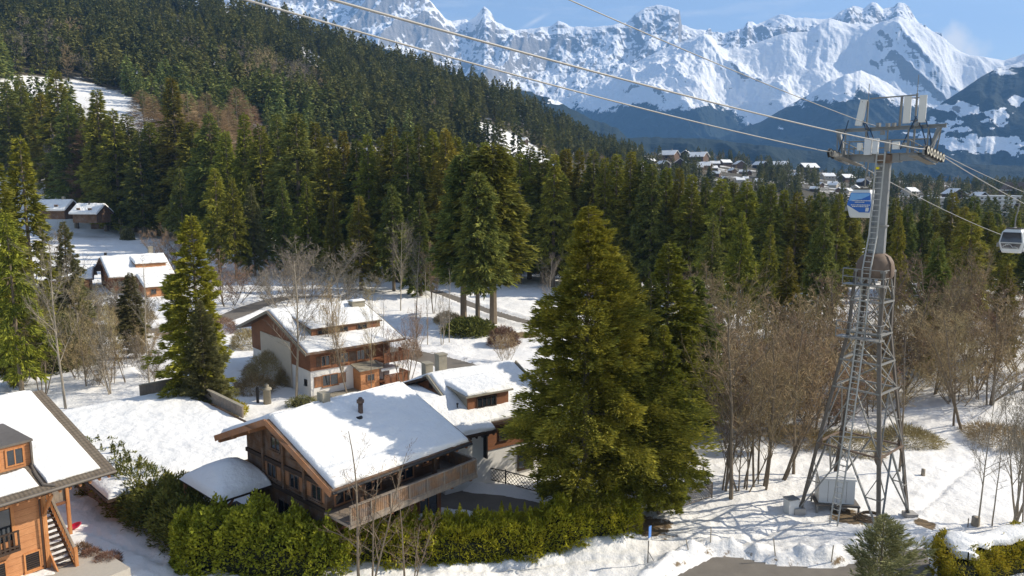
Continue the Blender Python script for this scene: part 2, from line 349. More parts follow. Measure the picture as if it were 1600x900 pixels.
ROADS.append(('village_road', pxl([(520, 536), (600, 548), (650, 556), (705, 570), (760, 588), (815, 600), (900, 608)]), 2.5))
ROADS.append(('upper_road', pxl([(60, 508), (150, 512), (240, 518), (300, 512), (355, 497), (400, 480), (450, 468), (520, 466)]), 2.6))
ROADS.append(('footpath', pxl([(540, 424), (610, 440), (690, 460), (750, 482), (830, 505), (940, 522), (1080, 528), (1190, 512), (1320, 505)]), 1.5))
PLAZA = pxl([(1020, 940), (1062, 898), (1118, 870), (1160, 873), (1215, 884), (1300, 890), (1390, 866), (1448, 856), (1470, 950), (1200, 1000)])
def segdist(x, y, pts):
    d = np.full(np.shape(x), 1e9)
    for (x0, y0), (x1, y1) in zip(pts[:-1], pts[1:]):
        dx, dy = x1-x0, y1-y0; t = np.clip(((x-x0)*dx+(y-y0)*dy)/(dx*dx+dy*dy), 0, 1)
        d = np.minimum(d, np.hypot(x-x0-t*dx, y-y0-t*dy))
    return d
def inpoly(x, y, P_):
    c = np.zeros(np.shape(x), bool); n = len(P_)
    for i in range(n):
        (x0, y0), (x1, y1) = P_[i], P_[(i+1) % n]
        c ^= ((y0 > y) != (y1 > y)) & (x < (x1-x0)*(y-y0)/(y1-y0+1e-12)+x0)
    return c
def smooth_line(pts, k=8):
    out = []
    for i in range(len(pts)-1):
        p0 = np.array(pts[max(i-1, 0)]); p1 = np.array(pts[i]); p2 = np.array(pts[i+1]); p3 = np.array(pts[min(i+2, len(pts)-1)])
        for j in range(k):
            t = j/k; out.append(tuple(0.5*((2*p1)+(-p0+p2)*t+(2*p0-5*p1+4*p2-p3)*t*t+(-p0+3*p1-3*p2+p3)*t**3)))
    out.append(tuple(pts[-1])); return out
ROADS = [(n, smooth_line(p), h_) for n, p, h_ in ROADS]
TRACKS = [smooth_line(pxl(q)) for q in ([(1140, 866), (1180, 838), (1230, 822), (1290, 812)], [(1005, 878), (900, 872), (780, 884), (690, 892)], [(140, 838), (190, 860), (260, 884), (330, 898)], [(1330, 830), (1430, 800), (1500, 740), (1560, 700)], [(240, 620), (200, 580), (150, 560), (100, 590)], [(560, 420), (610, 500), (700, 545)])]
def H(x, y, detail=True):
    x = np.asarray(x, float); y = np.asarray(y, float); yy = np.maximum(y, 1.0); u = x/np.maximum(yy, 25)
    zr = np.interp(u, UC, ZR); ry = np.interp(u, UC, RY); z3 = np.interp(u, UC, Z3); bo = np.interp(u, UC, BOOST)
    a = z3*sstep(120, 300, yy)
    t = np.clip((yy-300)/(ry-300), 0, 1)
    b = z3+(zr-z3)*(t**1.05)+bo*np.sin(np.clip(t*2.2, 0, 1)*math.pi)
    z = np.where(yy < 300, a, b)
    z = np.where(yy > ry, zr-(yy-ry)*0.35, z)
    z = z+fbm(x/90, y/90, 3, 5)*sstep(280, 520, yy)*np.where(yy < ry, 1, 0)*7.0*(1-t*0.9)
    # gentle local relief
    z = z+1.15*np.exp(-(((x+30)/9)**2+((y-40)/8)**2))
    z = z+1.4*np.exp(-(((x+48)/13)**2+((y-88)/11)**2))
    z = z+1.6*sstep(36, 60, x)*sstep(60, 85, y)*(1-sstep(110, 160, y))
    if detail:
        m = np.ones_like(z); bank = np.zeros_like(z)
        near = yy < 260
        for n_, p, hw in ROADS:
            d = np.where(near, segdist(x, y, p), 99)
            m = m*sstep(hw*1.0, hw+1.6, d); bank += 0.38*np.exp(-((d-hw-0.9)/0.7)**2)
        dp = np.where(near, segdist(x, y, PLAZA+[PLAZA[0]]), 99); ins = inpoly(x, y, PLAZA)
        m = m*np.where(ins, 0, sstep(0.1, 1.4, dp)); rough = 0.75+0.8*vnoise(x*1.7, y*1.7, 3)
        bank += np.where(ins, 0, 0.62*np.exp(-((dp-1.0)/0.75)**2))*rough
        dn = fbm(x/7.5, y/7.5, 4, 9)*0.42+fbm(x/1.9, y/1.9, 3, 21)*0.11
        dn = dn+0.16*np.abs(fbm(x/0.8, y/0.8, 2, 33))
        for tp in TRACKS: dt = np.where(near, segdist(x, y, tp), 99); dn = dn-0.22*np.exp(-(dt/0.28)**2)*(0.5+vnoise(x*2.6, y*2.6, 8))
        z = z+dn*m*(1-sstep(150, 300, yy)*0.3)+bank*(1+0.6*fbm(x/0.9, y/0.9, 3, 40))
    return z
def Hs(x, y): return float(H(np.array([x]), np.array([y]), y < 150)[0])
def ground(px, py, ymin=25, ymax=1300):
    d = ray(px, py); Y = np.geomspace(ymin, ymax, 700); t = Y/d[1]
    zr_ = CZ+d[2]*t; h = H(d[0]*t, Y); k = np.nonzero(zr_ <= h)[0]
    k = k[0] if len(k) else -1
    return float(d[0]*t[k]), float(Y[k]), float(h[k])
def meadow(px, py):      # open snow on the hill side, in the picture's terms, used only to decide what grows where
    ellipses = ((95, 152, 110, 26, 0.12), (200, 190, 60, 22, 0.3), (212, 118, 22, 12, 0), (790, 222, 62, 16, 0.42), (640, 95, 0, 0, 0),
                (370, 22, 30, 9, 0.3), (480, 85, 40, 9, 0.6), (300, 12, 16, 9, 0.2), (430, 2, 16, 8, 0.2), (785, 150, 18, 10, 0))
    r = np.zeros(np.shape(px))
    for cx, cy, a, b, s in ellipses:
        if a == 0: continue
        dx = px-cx; dy = py-cy-s*dx; r = np.maximum(r, 1.25-np.hypot(dx/a, dy/b))
    return r
def terrain():
    us = np.linspace(-1.25, 1.25, 620)
    ys = np.concatenate([np.linspace(2, 24, 10)[:-1], np.geomspace(24, 300, 400), np.geomspace(304, 1500, 170), np.linspace(1520, 2600, 12)])
    U, Y = np.meshgrid(us, ys); X = U*np.maximum(Y, 25)
    Z = H(X, Y)
    px, py = proj(X, Y, Z)
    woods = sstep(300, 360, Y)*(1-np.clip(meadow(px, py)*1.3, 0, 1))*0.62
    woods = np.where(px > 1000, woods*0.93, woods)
    bare = np.zeros_like(Z)
    for cx, cy, r_, a in BARE: bare = np.maximum(bare, a*np.exp(-(((X-cx)**2+(Y-cy)**2)/(r_*r_))**1.5))
    for n_, p, hw in ROADS:
        if n_ != 'driveway':
            d = segdist(X, Y, p); bare = np.maximum(bare, 0.45*np.exp(-((d-hw)/0.9)**2))
    bare = np.maximum(bare, 0.34*np.exp(-((X-30)/22)**2-((Y-78)/22)**2)); bare = np.maximum(bare, 0.3*sstep(110, 125, Y)*(1-sstep(280, 300, Y)))
    dpl = segdist(X, Y, PLAZA+[PLAZA[0]]); bare = np.maximum(bare, np.where(Y < 60, 0.43*np.exp(-((dpl-0.3)/0.6)**2), 0))
    me = grid_mesh('ground', X, Y, Z, {'woods': woods, 'bare': bare})
    tag(link('ground', me, M['ground_snow'], None, True), kind='structure')
BARE = [(5.6, 50.8, 3.2, 0.75), (9.6, 49.5, 2.6, 0.7), (24.6, 50.9, 1.9, 0.75), (29.5, 49.8, 1.0, 0.75), (-25.2, 42.6, 1.5, 0.8),
        (-40, 92, 4, 0.7), (-34, 108, 5, 0.6), (-6, 119, 4.5, 0.8), (2, 117, 3.5, 0.8), (25, 71, 6, 0.5), (34, 78, 7, 0.5), (-56, 118, 6, 0.6)]
terrain()
def strip(name, pts, hw, m, lift=0.06, nx=7):
    P_ = np.array(pts); d = np.gradient(P_, axis=0); d /= np.linalg.norm(d, axis=1)[:, None]; nn = np.stack([-d[:, 1], d[:, 0]], -1)
    s = np.linspace(-hw, hw, nx)[None, :]; e = 1+0.10*fbm(P_[:, 0]/2.0, P_[:, 1]/2.0, 2, 3)[:, None]
    X = P_[:, :1]+nn[:, :1]*s*e; Y = P_[:, 1:]+nn[:, 1:]*s*e; Z = H(X, Y)*0+H(P_[:, 0], P_[:, 1], False)[:, None]+lift
    tag(link(name, grid_mesh(name, X, Y, Z), m, None, True), kind='structure')
for n_, p, hw in ROADS: strip(n_, p, hw, M['asphalt'])
def plaza():
    xs = np.linspace(4, 36, 90); ys = np.linspace(26, 50, 80); X, Y = np.meshgrid(xs, ys); i = np.arange(X.size).reshape(X.shape)
    f = np.stack([i[:-1, :-1], i[:-1, 1:], i[1:, 1:], i[1:, :-1]], -1).reshape(-1, 4)
    cx = X.ravel()[f].mean(1); cy = Y.ravel()[f].mean(1); keep = inpoly(cx, cy, PLAZA) | (segdist(cx, cy, PLAZA+[PLAZA[0]]) < 0.35)
    V = np.stack([X.ravel(), Y.ravel(), H(X, Y, False).ravel()+0.06], -1); f = f[keep]
    u_, inv = np.unique(f, return_inverse=True)
    tag(link('road', np_mesh('road', V[u_], inv.reshape(f.shape)), M['asphalt'], None, True), kind='structure')
plaza()

# ------------------------------------------------------------------ mountains
def mountain(name, crest, Yc, Yf, zf, tree, amp, seed, rockb, lam=900, pw=1.15, cols=900, rows=210, fine=1.0, patches=(), shear=0.5, crestrough=0.0):
    cx, cy = np.array(crest, float).T; pxs = np.linspace(cx[0], cx[-1], cols); pys = np.interp(pxs, cx, cy)
    pys = pys+crestrough*fbm(pxs/9, pxs*0+seed, 4, seed)
    t = np.concatenate([np.linspace(-0.25, 0, 12)[:-1], np.linspace(0, 1, rows)**1.1])
    PX, T = np.meshgrid(pxs, t); PY = np.broadcast_to(pys, PX.shape)
    Y = Yc+(Yf-Yc)*T+fbm(PX/60, PX*0, 3, seed+3)*120*(1-np.abs(T-0.5)*0)
    d0, d1, d2 = (PX-800)/F, CP+(450-PY)/F*SP, -SP+(450-PY)/F*CP
    Ycr = Yc+fbm(PX/60, PX*0, 3, seed+3)*120; tt = Ycr/d1; zc = CZ+d2*tt; xk = d0*tt
    X = xk*(Y/Ycr)
    tp = np.clip(T, 0, 1)
    base = zf+(zc-zf)*np.maximum(0, 1-tp)**pw
    base = np.where(T < 0, zc+T*(zc-zf)*1.2, base)
    wx = X+fbm(X/1500, Y/1500, 3, seed+40)*500; wy = Y+fbm(X/1500, Y/1500, 3, seed+50)*500
    a = ridged((wx+shear*wy)/lam, wy/(lam*2.6), 6, seed, 0.52)-0.42
    b = fbm((X-0.4*Y)/(lam*0.22), Y/(lam*0.3), 5, seed+9, 0.55)
    win = sstep(0, 0.18, tp)*(1-0.3*tp)
    Z = base+amp*(a*1.6+b*0.24*fine)*win+amp*0.07*fine*fbm(X/70, Y/90, 3, seed+5)*sstep(0.0, 0.05, tp)
    gy, gx = np.gradient(Z); dX = np.hypot(*[np.gradient(q, axis=1) for q in (X, Y)]); dY = np.abs(np.gradient(Y, axis=0))+1e-3
    slope = np.hypot(gx/np.maximum(dX, 1), gy/np.maximum(dY, 1))
    rock = rockb+(slope-0.95)*0.40+0.30*fbm((X+0.9*Z*2.0)/900, Z/160, 5, seed+80, 0.6)*(0.6 if rockb < 0 else 1)
    qx, qy = proj(X, Y, Z)
    ty = np.interp(qx, *np.array(tree, float).T)
    wd = np.clip((qy-ty)/45+0.5+0.35*fbm(qx/45, qy/28, 4, seed+60), 0, 0.86)
    for (a0, b0, ra, rb, g) in patches:
        k = np.clip(1.2-np.hypot((qx-a0)/ra, (qy-b0-0.1*(qx-a0))/rb)+1.5*fbm(qx/16, qy/7, 4, seed+70, 0.6), 0, 1); wd = wd-k*g
    me = grid_mesh(name, X, Y, Z, {'rock': rock-np.clip(wd, 0, 1)*0.3, 'woods': wd})
    tag(link(name, me, M['mountain'], None, True), kind='structure')
mountain('snowy_peaks', [(250, -170), (330, -130), (400, -85), (460, -55), (520, -60), (570, -45), (620, -25), (655, -14), (672, 2), (684, 14), (695, 28), (706, 33), (728, 30), (733, 33),
    (742, 27), (750, 17), (756, 9), (762, 13), (768, 20), (774, 33), (790, 42), (806, 47), (825, 46), (845, 42), (862, 41), (872, 33), (882, 37), (896, 43), (908, 40), (922, 43), (945, 41),
    (962, 38), (980, 35), (992, 22), (1008, 13), (1026, 8), (1044, 10), (1054, 14), (1062, 16), (1065, 38), (1078, 44), (1100, 47), (1130, 52), (1160, 46), (1168, 34), (1176, 33), (1182, 38), (1205, 28),
    (1222, 22), (1242, 28), (1290, 29), (1300, 27), (1318, 16), (1334, 9), (1350, 13), (1362, 4), (1370, 5), (1380, 13), (1396, 10), (1402, 5), (1412, 4), (1420, 10), (1428, 24), (1436, 36), (1460, 50),
    (1500, 80), (1560, 130), (1700, 170)], 9800, 7700, 500, [(250, 330), (1700, 330)], 330, 11, 0.30, 1150, 1.05, 1300, 260, 1.5, shear=-0.6, crestrough=1.6)
mountain('snow_ridge', [(700, 235), (780, 200), (850, 168), (900, 146), (940, 124), (980, 104), (1020, 84), (1050, 70), (1075, 62), (1100, 52), (1112, 56), (1121, 70), (1138, 79), (1160, 75), (1178, 69), (1212, 56),
    (1235, 50), (1262, 50), (1280, 37), (1296, 29), (1310, 32), (1330, 37), (1363, 37), (1385, 33), (1404, 25), (1418, 31), (1434, 37), (1448, 44), (1466, 54), (1478, 62), (1490, 76), (1515, 86), (1545, 90), (1570, 94), (1600, 84), (1660, 60), (1800, 20)],
    7600, 5400, -150, [(700, 200), (880, 175), (1000, 165), (1060, 158), (1110, 165), (1150, 182), (1180, 192), (1210, 180), (1260, 190), (1330, 190), (1400, 195), (1450, 190), (1500, 180), (1600, 130), (1800, 110)],
    330, 27, -0.12, 1250, 1.0, 1200, 270, 1.0, shear=0.45, crestrough=0.8)
mountain('forested_spur', [(1040, 262), (1100, 225), (1150, 205), (1190, 190), (1230, 166), (1260, 150), (1290, 130), (1320, 117), (1345, 110), (1370, 120), (1400, 138), (1440, 160), (1480, 178), (1560, 215), (1650, 250)],
    5700, 4300, -250, [(1040, 200), (1200, 170), (1290, 148), (1345, 140), (1400, 160), (1500, 180), (1650, 200)], 190, 33, 0.15, 800, 1.0, 700, 170, 1.0, ((1315, 150, 16, 6, 0.5), (1220, 200, 10, 5, 0.4)), crestrough=1.2)
mountain('right_slope', [(1340, 262), (1385, 215), (1410, 194), (1440, 180), (1470, 162), (1500, 142), (1530, 122), (1560, 106), (1590, 98), (1640, 84), (1720, 60), (1850, 20)],
    4700, 3200, -250, [(1340, 170), (1450, 150), (1530, 115), (1600, 108), (1700, 95), (1850, 60)], 130, 41, 0.12, 700, 1.0, 700, 190, 1.0,
    ((1500, 168, 55, 10, 1.1), (1475, 195, 40, 8, 1.0), (1555, 185, 16, 20, 0.9), (1560, 228, 60, 14, 1.1), (1500, 228, 35, 10, 0.9), (1590, 158, 12, 9, 0.8), (1495, 130, 10, 5, 0.7), (1450, 212, 30, 7, 0.7)), crestrough=1.2)
mountain('blue_forest_slope', [(560, 60), (700, 112), (760, 136), (790, 140), (830, 144), (870, 158), (920, 184), (965, 200), (990, 225), (1040, 252), (1110, 275)],
    3600, 2300, -250, [(560, 60), (900, 120), (1110, 160)], 110, 57, 0.1, 500, 1.0, 600, 160, 1.0, ((872, 160, 14, 3, 1.0), (790, 140, 12, 3, 0.6)), crestrough=2.4)
mountain('valley_forest', [(780, 236), (900, 222), (1000, 214), (1100, 216), (1180, 226), (1230, 232), (1300, 238), (1400, 246), (1480, 254), (1560, 258), (1700, 262), (1900, 262)],
    3100, 1900, -200, [(780, 150), (1900, 200)], 60, 63, 0.1, 500, 1.0, 600, 100, 1.0, ((1030, 226, 10, 3, 0.5), (1390, 250, 14, 3, 0.6)), crestrough=1.6)

# ------------------------------------------------------------------ trees: prototypes
def blades(P0, D, Ln, Wd, tilt, seed=0, fold=0.0):
    """diamond shaped sprays: start points, directions, lengths, widths, roll"""
    g = np.random.default_rng(seed); n = len(P0); D = D/np.linalg.norm(D, axis=1)[:, None]
    up = np.zeros_like(D); up[:, 2] = 1; s = np.cross(D, up); s /= (np.linalg.norm(s, axis=1)[:, None]+1e-6); q = np.cross(s, D)
    a = tilt*g.normal(size=n)[:, None]; s = s*np.cos(a)+q*np.sin(a)
    Ln = Ln[:, None]; Wd = Wd[:, None]; mid = P0+D*Ln*0.42
    V = np.stack([P0, mid-s*Wd/2, P0+D*Ln, mid+s*Wd/2], 1).reshape(-1, 3)
    return V, np.arange(4*n).reshape(n, 4)
def stick(pts, rad, n=5):
    b = MB(); b.tube(pts, rad, n, False); return b
CONMESH = {}
def conifer_mesh(key, Ht, Rd, nb, per, ln, wd, seed, b0=0.08, droop=0.25, up=0.25, prof=0.8, ragged=0.25, tilt=0.9, hang=0.35, spread=0.42, top=0.0, gaps=0.0, nodes=0):
    g = np.random.default_rng(seed)
    t = (np.arange(nb)+g.random(nb))/nb; z = Ht*(b0+(1-b0)*t**0.92)
    lob = 1+0.16*np.sin(3*t*6.28+seed)
    az = np.arange(nb)*2.39996+g.normal(size=nb)*0.35
    L = Rd*(1-t)**prof*(1-ragged+2*ragged*g.random(nb))*lob*(0.55+0.45*sstep(0.0, 0.14, t))+0.012*Ht+top*Ht*(1-t)
    L *= 1+0.18*np.cos(az-seed)                                   # a lopsided crown
    keep = g.random(nb) > gaps; z, az, L, t = z[keep], az[keep], L[keep], t[keep]; nb = len(z)
    k = np.maximum(3, (per*(0.35+0.9*L/Rd))).astype(int); idx = np.repeat(np.arange(nb), k); n = len(idx)
    s = 1-(1-0.06)*g.random(n)**0.85*1.0; s = np.where(g.random(n) < 0.25, g.random(n)*0.9+0.1, np.sqrt(g.random(n))*0.9+0.12)
    Lb = L[idx]; rad = np.stack([np.cos(az[idx]), np.sin(az[idx]), np.zeros(n)], 1); tan = np.stack([-rad[:, 1], rad[:, 0], np.zeros(n)], 1)
    m = g.normal(size=n)*0.55; nj = 0
    if nodes:      # twigs sit in tufts along each bough
        ns_, nm_, nz_ = 0.14+0.84*np.sqrt(g.random((nb, nodes))), g.normal(size=(nb, nodes))*0.6, g.normal(size=(nb, nodes))
        q_ = g.integers(0, nodes, n); s = np.clip(ns_[idx, q_]+g.normal(size=n)*0.045, 0.05, 1.06); m = nm_[idx, q_]+g.normal(size=n)*0.12; nj = nz_[idx, q_]*0.05*Lb
    m = np.clip(m, -1.3, 1.3); wdt = spread*Lb*(1-s*0.75)+0.05*Rd
    zz = z[idx]+Lb*(up*s-droop*s*s*1.6*(1-0.6*t[idx]))-np.abs(m)*wdt*0.22+g.normal(size=n)*0.022*Lb+nj
    P0 = rad*(s*Lb)[:, None]+tan*(m*wdt)[:, None]; P0[:, 2] = zz
    D = rad*(0.75+0.3*g.random(n))[:, None]+tan*(m*0.9+g.normal(size=n)*0.25)[:, None]
    D[:, 2] = -hang*g.random(n)*1.6+0.25*t[idx]*1.2+g.normal(size=n)*0.15
    sc = (0.55+0.8*g.random(n))*(0.34+0.66*np.minimum(1, Lb/(0.45*Rd)))
    V, Fq = blades(P0, D, ln*sc, wd*sc, tilt, seed)
    # leader
    q = 26; a = g.random(q)*6.28; hz_ = Ht*(0.93+0.075*g.random(q)); Dq = np.stack([np.cos(a)*0.6, np.sin(a)*0.6, 0.9+0*a], 1)
    V2, F2 = blades(np.stack([0*a, 0*a, hz_], 1), Dq, np.full(q, ln*0.6), np.full(q, wd*0.6), tilt, seed+1)
    CONMESH[key] = (np_mesh('crown', np.vstack([V, V2]), np.vstack([Fq, F2+len(V)])),)
    tb = MB().tube([(0, 0, -1.0), (0, 0, Ht*0.45), (0, 0, Ht*0.98)], [Ht*0.0145, Ht*0.009, Ht*0.0015], 7)
    if key[:4] in ('hero', 'belt'):
        for i in range(0, nb, 3):
            l_ = L[i]*0.7; b_ = MB(); d = Vector((math.cos(az[i]), math.sin(az[i]), 0))
            p0 = Vector((0, 0, z[i])); tb.tube([p0, p0+d*l_*0.5+Vector((0, 0, l_*(up*0.4-droop*0.3))), p0+d*l_+Vector((0, 0, l_*(up-droop*1.3)))], [Ht*0.0022, Ht*0.0016, Ht*0.0006], 3, False)
    me = bpy.data.meshes.new('trunk'); me.from_pydata(tb.v, [], tb.f); me.update()
    CONMESH[key] = (CONMESH[key][0], me, Ht)
# heroes
conifer_mesh('hero_wide', 22.5, 5.7, 350, 620, 0.38, 0.085, 3, 0.05, 0.20, 0.34, 0.84, 0.46, 1.0, -0.12, 0.28, nodes=34)
conifer_mesh('hero_side', 18.0, 3.9, 300, 450, 0.38, 0.088, 5, 0.04, 0.16, 0.34, 0.82, 0.44, 1.0, -0.10, 0.26, nodes=20)
conifer_mesh('hero_slim', 19.0, 3.0, 290, 230, 0.44, 0.10, 9, 0.06, 0.24, 0.30, 0.78, 0.44, 1.0, 0.1, 0.26, nodes=15)
for i in range(8):     # the belt: old spruces 28 m tall
    conifer_mesh('belt%d' % i, 28.0, 3.2+0.45*(i % 3), 180+9*i, 90, 0.95, 0.20, 20+i, 0.08+0.05*(i % 3), 0.30+0.06*(i % 4), 0.25, (0.9, 1.1, 0.95, 1.2)[i % 4], 0.46, 1.0, 0.45+0.15*(i % 3), 0.27, gaps=0.05*(i % 3), nodes=9)
for i in range(3):     # bare below: tall trunks with the crown high up
    conifer_mesh('belt_high%d' % i, 30.0, 3.6, 260, 66, 1.0, 0.23, 60+i, 0.27, 0.42, 0.2, 0.6, 0.36, 1.0, 0.7, 0.30, nodes=10)
for i in range(7):     # the hill side: seen a kilometre away
    conifer_mesh('hill%d' % i, 26.0, 3.0+0.45*(i % 3), 84, 7, 2.6, 1.05, 80+i, 0.06, 0.3, 0.15, (0.75, 0.95, 0.65)[i % 3], 0.3, 0.8, 0.6, 0.35)
for i in range(3):     # larches without needles
    conifer_mesh('larch%d' % i, 24.0, 3.6, 260, 34, 1.5, 0.055, 100+i, 0.1, 0.1, 0.3, 0.7, 0.35, 1.2, 0.2, 0.5)
def bare_mesh(key, Ht, seed, stems=1, lean=0.1, spread=0.6, start=0.3, levels=3, nl=14, nt_=8, twig=7, r0=None, rise=0.8, crown=0.3, tw=0.035, wig=0.12):
    g = random.Random(seed); segs = []; tw_p = []; tw_d = []; tw_l = []
    r0 = r0 or Ht*0.011
    def rv(s): return Vector((g.gauss(0, s), g.gauss(0, s), g.gauss(0, s)*0.6))
    def line(p, d, L, r, n, w, grav=0.0):
        pts = [p.copy()]; rr = [r]
        for i in range(n):
            d = (d+rv(w)+Vector((0, 0, grav))).normalized(); p = p+d*L/n; pts.append(p.copy()); rr.append(r*(1-(i+1)/n*0.78))
        segs.append((pts, rr)); return pts
    for s in range(stems):
        a = g.random()*6.28; off = Vector((math.cos(a), math.sin(a), 0))*(0.25*math.sqrt(stems) if stems > 1 else 0)
        hh = Ht*(1 if s == 0 else g.uniform(0.62, 0.97)); ll = lean*(1.6 if stems > 1 else 1)
        trunk = line(off+Vector((0, 0, -0.4)), (Vector((0, 0, 1))+off.normalized()*ll*g.random()*1.5 if off.length else Vector((g.gauss(0, lean*0.4), g.gauss(0, lean*0.4), 1))).normalized(), hh, r0*(1 if s == 0 else g.uniform(0.55, 0.9)), 9, wig*0.35, 0.03)
        for i in range(nl):
            f = start+(1-start)*((i+g.random())/nl); k = min(f*9, 8.99); q = int(k); p = trunk[q].lerp(trunk[q+1], k-q); az = g.random()*6.28
            L = Ht*crown*(1-abs(f-start-0.25)*0.75)*g.uniform(0.6, 1.15)*(1.0 if f < 0.85 else 0.6); L = max(L, Ht*0.05)
            d = Vector((math.cos(az)*spread, math.sin(az)*spread, rise*g.uniform(0.5, 1.2))).normalized()
            limb = line(p, d, L, r0*0.42*(1.1-f), 5, wig, 0.05)
            for j in range(nt_):
                f2 = 0.2+0.8*(j+g.random())/nt_; k2 = min(f2*5, 4.99); q2 = int(k2); p2 = limb[q2].lerp(limb[q2+1], k2-q2)
                d2 = (limb[q2+1]-limb[q2]).normalized(); d2 = (d2+Vector((g.gauss(0, .6), g.gauss(0, .6), g.gauss(0.15, .45)))).normalized()
                L2 = L*g.uniform(0.25, 0.5)
                br = line(p2, d2, L2, r0*0.14*(1.15-f), 3, wig*1.3, 0.03)
                for m in range(twig):
                    f3 = (m+g.random())/twig; k3 = min(f3*3, 2.99); q3 = int(k3); p3 = br[q3].lerp(br[q3+1], k3-q3)
                    d3 = ((br[q3+1]-br[q3]).normalized()+Vector((g.gauss(0, .6), g.gauss(0, .6), g.gauss(0.1, .5)))).normalized()
                    tw_p.append(p3); tw_d.append(d3); tw_l.append(L2*g.uniform(0.3, 0.75))
    wood_ = MB()
    for pts, rr in segs: wood_.tube(pts, rr, 6 if rr[0] > r0*0.3 else 3, False)
    wm = bpy.data.meshes.new('trunk'); wm.from_pydata(wood_.v, [], wood_.f); wm.update()
    P0 = np.array([tuple(p) for p in tw_p]).reshape(-1, 3); D = np.array([tuple(p) for p in tw_d]).reshape(-1, 3); Ln = np.array(tw_l)
    V, Fq = blades(P0, D, Ln, np.full(len(Ln), tw), 3.0, seed)
    CONMESH[key] = (np_mesh('twigs', V, Fq), wm, Ht)
for i in range(4): bare_mesh('alder%d' % i, 14, 200+i, 3+i % 3, 0.22, 0.5, 0.28, 3, 15, 8, 7, None, 0.9, 0.26, 0.034)
for i in range(3): bare_mesh('ash%d' % i, 16, 220+i, 1, 0.12, 0.7, 0.3, 3, 22, 10, 8, None, 0.8, 0.34, 0.034)
for i in range(3): bare_mesh('bushy%d' % i, 8, 240+i, 7, 0.5, 0.6, 0.1, 3, 12, 8, 8, 0.07, 0.8, 0.36, 0.034)
for i in range(3): bare_mesh('farbare%d' % i, 15, 260+i, 2, 0.2, 0.8, 0.2, 3, 12, 5, 7, None, 0.8, 0.4, 0.14)
bare_mesh('fine0', 11, 281, 3, 0.26, 0.75, 0.16, 3, 12, 6, 3, 0.12, 0.9, 0.28, 0.03, 0.13)
bare_mesh('slim0', 15, 290, 1, 0.03, 0.5, 0.35, 3, 16, 5, 4, 0.12, 0.6, 0.16, 0.03)

def tree(name, label, cat, group, key, x, y, h, m, wf=1.0, z=None, rz=None, bark='bark', lean=(0, 0), trunk=True):
    me, tr, H0 = CONMESH[key]; s = h/H0; z = Hs(x, y) if z is None else z
    part = 'twigs' if me.name.startswith('twigs') else 'crown'
    if trunk:
        o = empty(name, (x, y, z-0.15), R.random()*6.28 if rz is None else rz); o.scale = (s*wf, s*wf, s); o.rotation_euler[0], o.rotation_euler[1] = lean
        c = bpy.data.objects.new(part, me); COL.objects.link(c); c.parent = o
        if not me.materials: me.materials.append(None)
        c.material_slots[0].link = 'OBJECT'; c.material_slots[0].material = M[m]
        k = bpy.data.objects.new('trunk', tr); COL.objects.link(k); k.parent = o
        if not tr.materials: tr.materials.append(None)
        k.material_slots[0].link = 'OBJECT'; k.material_slots[0].material = M[bark]
    else:
        o = bpy.data.objects.new(name, me); COL.objects.link(o); o.location = (x, y, z-0.3); o.rotation_euler = (0, 0, R.random()*6.28 if rz is None else rz); o.scale = (s*wf, s*wf, s)
        if not me.materials: me.materials.append(None)
        o.material_slots[0].link = 'OBJECT'; o.material_slots[0].material = M[m]
    return tag(o, label, cat, group)
def toppx(px, py, Y):        # where a tree with its top at this pixel stands, and how tall it is
    x, y, z = at(px, py, Y); g = Hs(x, y); return x, y, z-g
# the big spruces on the lawn
def hero(px, py, Y, key, m, label, wf=1.0, name='spruce_tree'):
    x, y, h = toppx(px, py, Y); tree(name, label, 'tree', None, key, x, y, h, m, wf)
hero(920, 320, 52.0, 'hero_wide', 'spruce_bright', 'huge broad spruce with yellow-green branches in the middle, right of the brown chalet', 1.02)
hero(974, 390, 54.5, 'hero_wide', 'fir_dark', 'second broad spruce growing against the right side of the huge one', 0.8)
hero(1038, 506, 51.5, 'hero_side', 'spruce_leaf', 'lower dense spruce at the right foot of the huge broad spruce', 0.85)
hero(1046, 378, 66, 'hero_slim', 'spruce_leaf', 'tall dark green spruce behind the right shoulder of the huge broad spruce', 1.15)
hero(1085, 430, 70, 'hero_slim', 'fir_dark', 'dark spruce with drooping sides, right of the tall one behind the huge spruce', 1.2)
hero(1018, 432, 64, 'hero_slim', 'fir_dark', 'dark narrow spruce squeezed between the huge spruce and the tall one behind', 1.0)
hero(298, 335, 74, 'hero_slim', 'spruce_bright', 'slim bright spruce standing alone left of the large chalet', 1.0)
hero(312, 468, 71, 'hero_side', 'olive_leaf', 'ragged pale olive spruce in front of the slim bright spruce', 0.8)
hero(560, 305, 165, 'belt1', 'spruce_bright', 'sunlit leaning spruce at the left end of the snowy clearing', 1.5)
hero(520, 300, 178, 'belt3', 'spruce_bright', 'bright spruce just left of the leaning one by the clearing', 1.1)
hero(770, 226, 128, 'belt_high0', 'spruce_leaf', 'giant spruce with tall bare trunk in the middle of the clearing', 1.65)
hero(722, 240, 130, 'belt_high1', 'fir_dark', 'giant dark spruce left of the other one in the clearing', 1.5)
hero(745, 268, 122, 'belt_high2', 'fir_dark', 'dark spruce squeezed between the two giants in the clearing', 1.2)
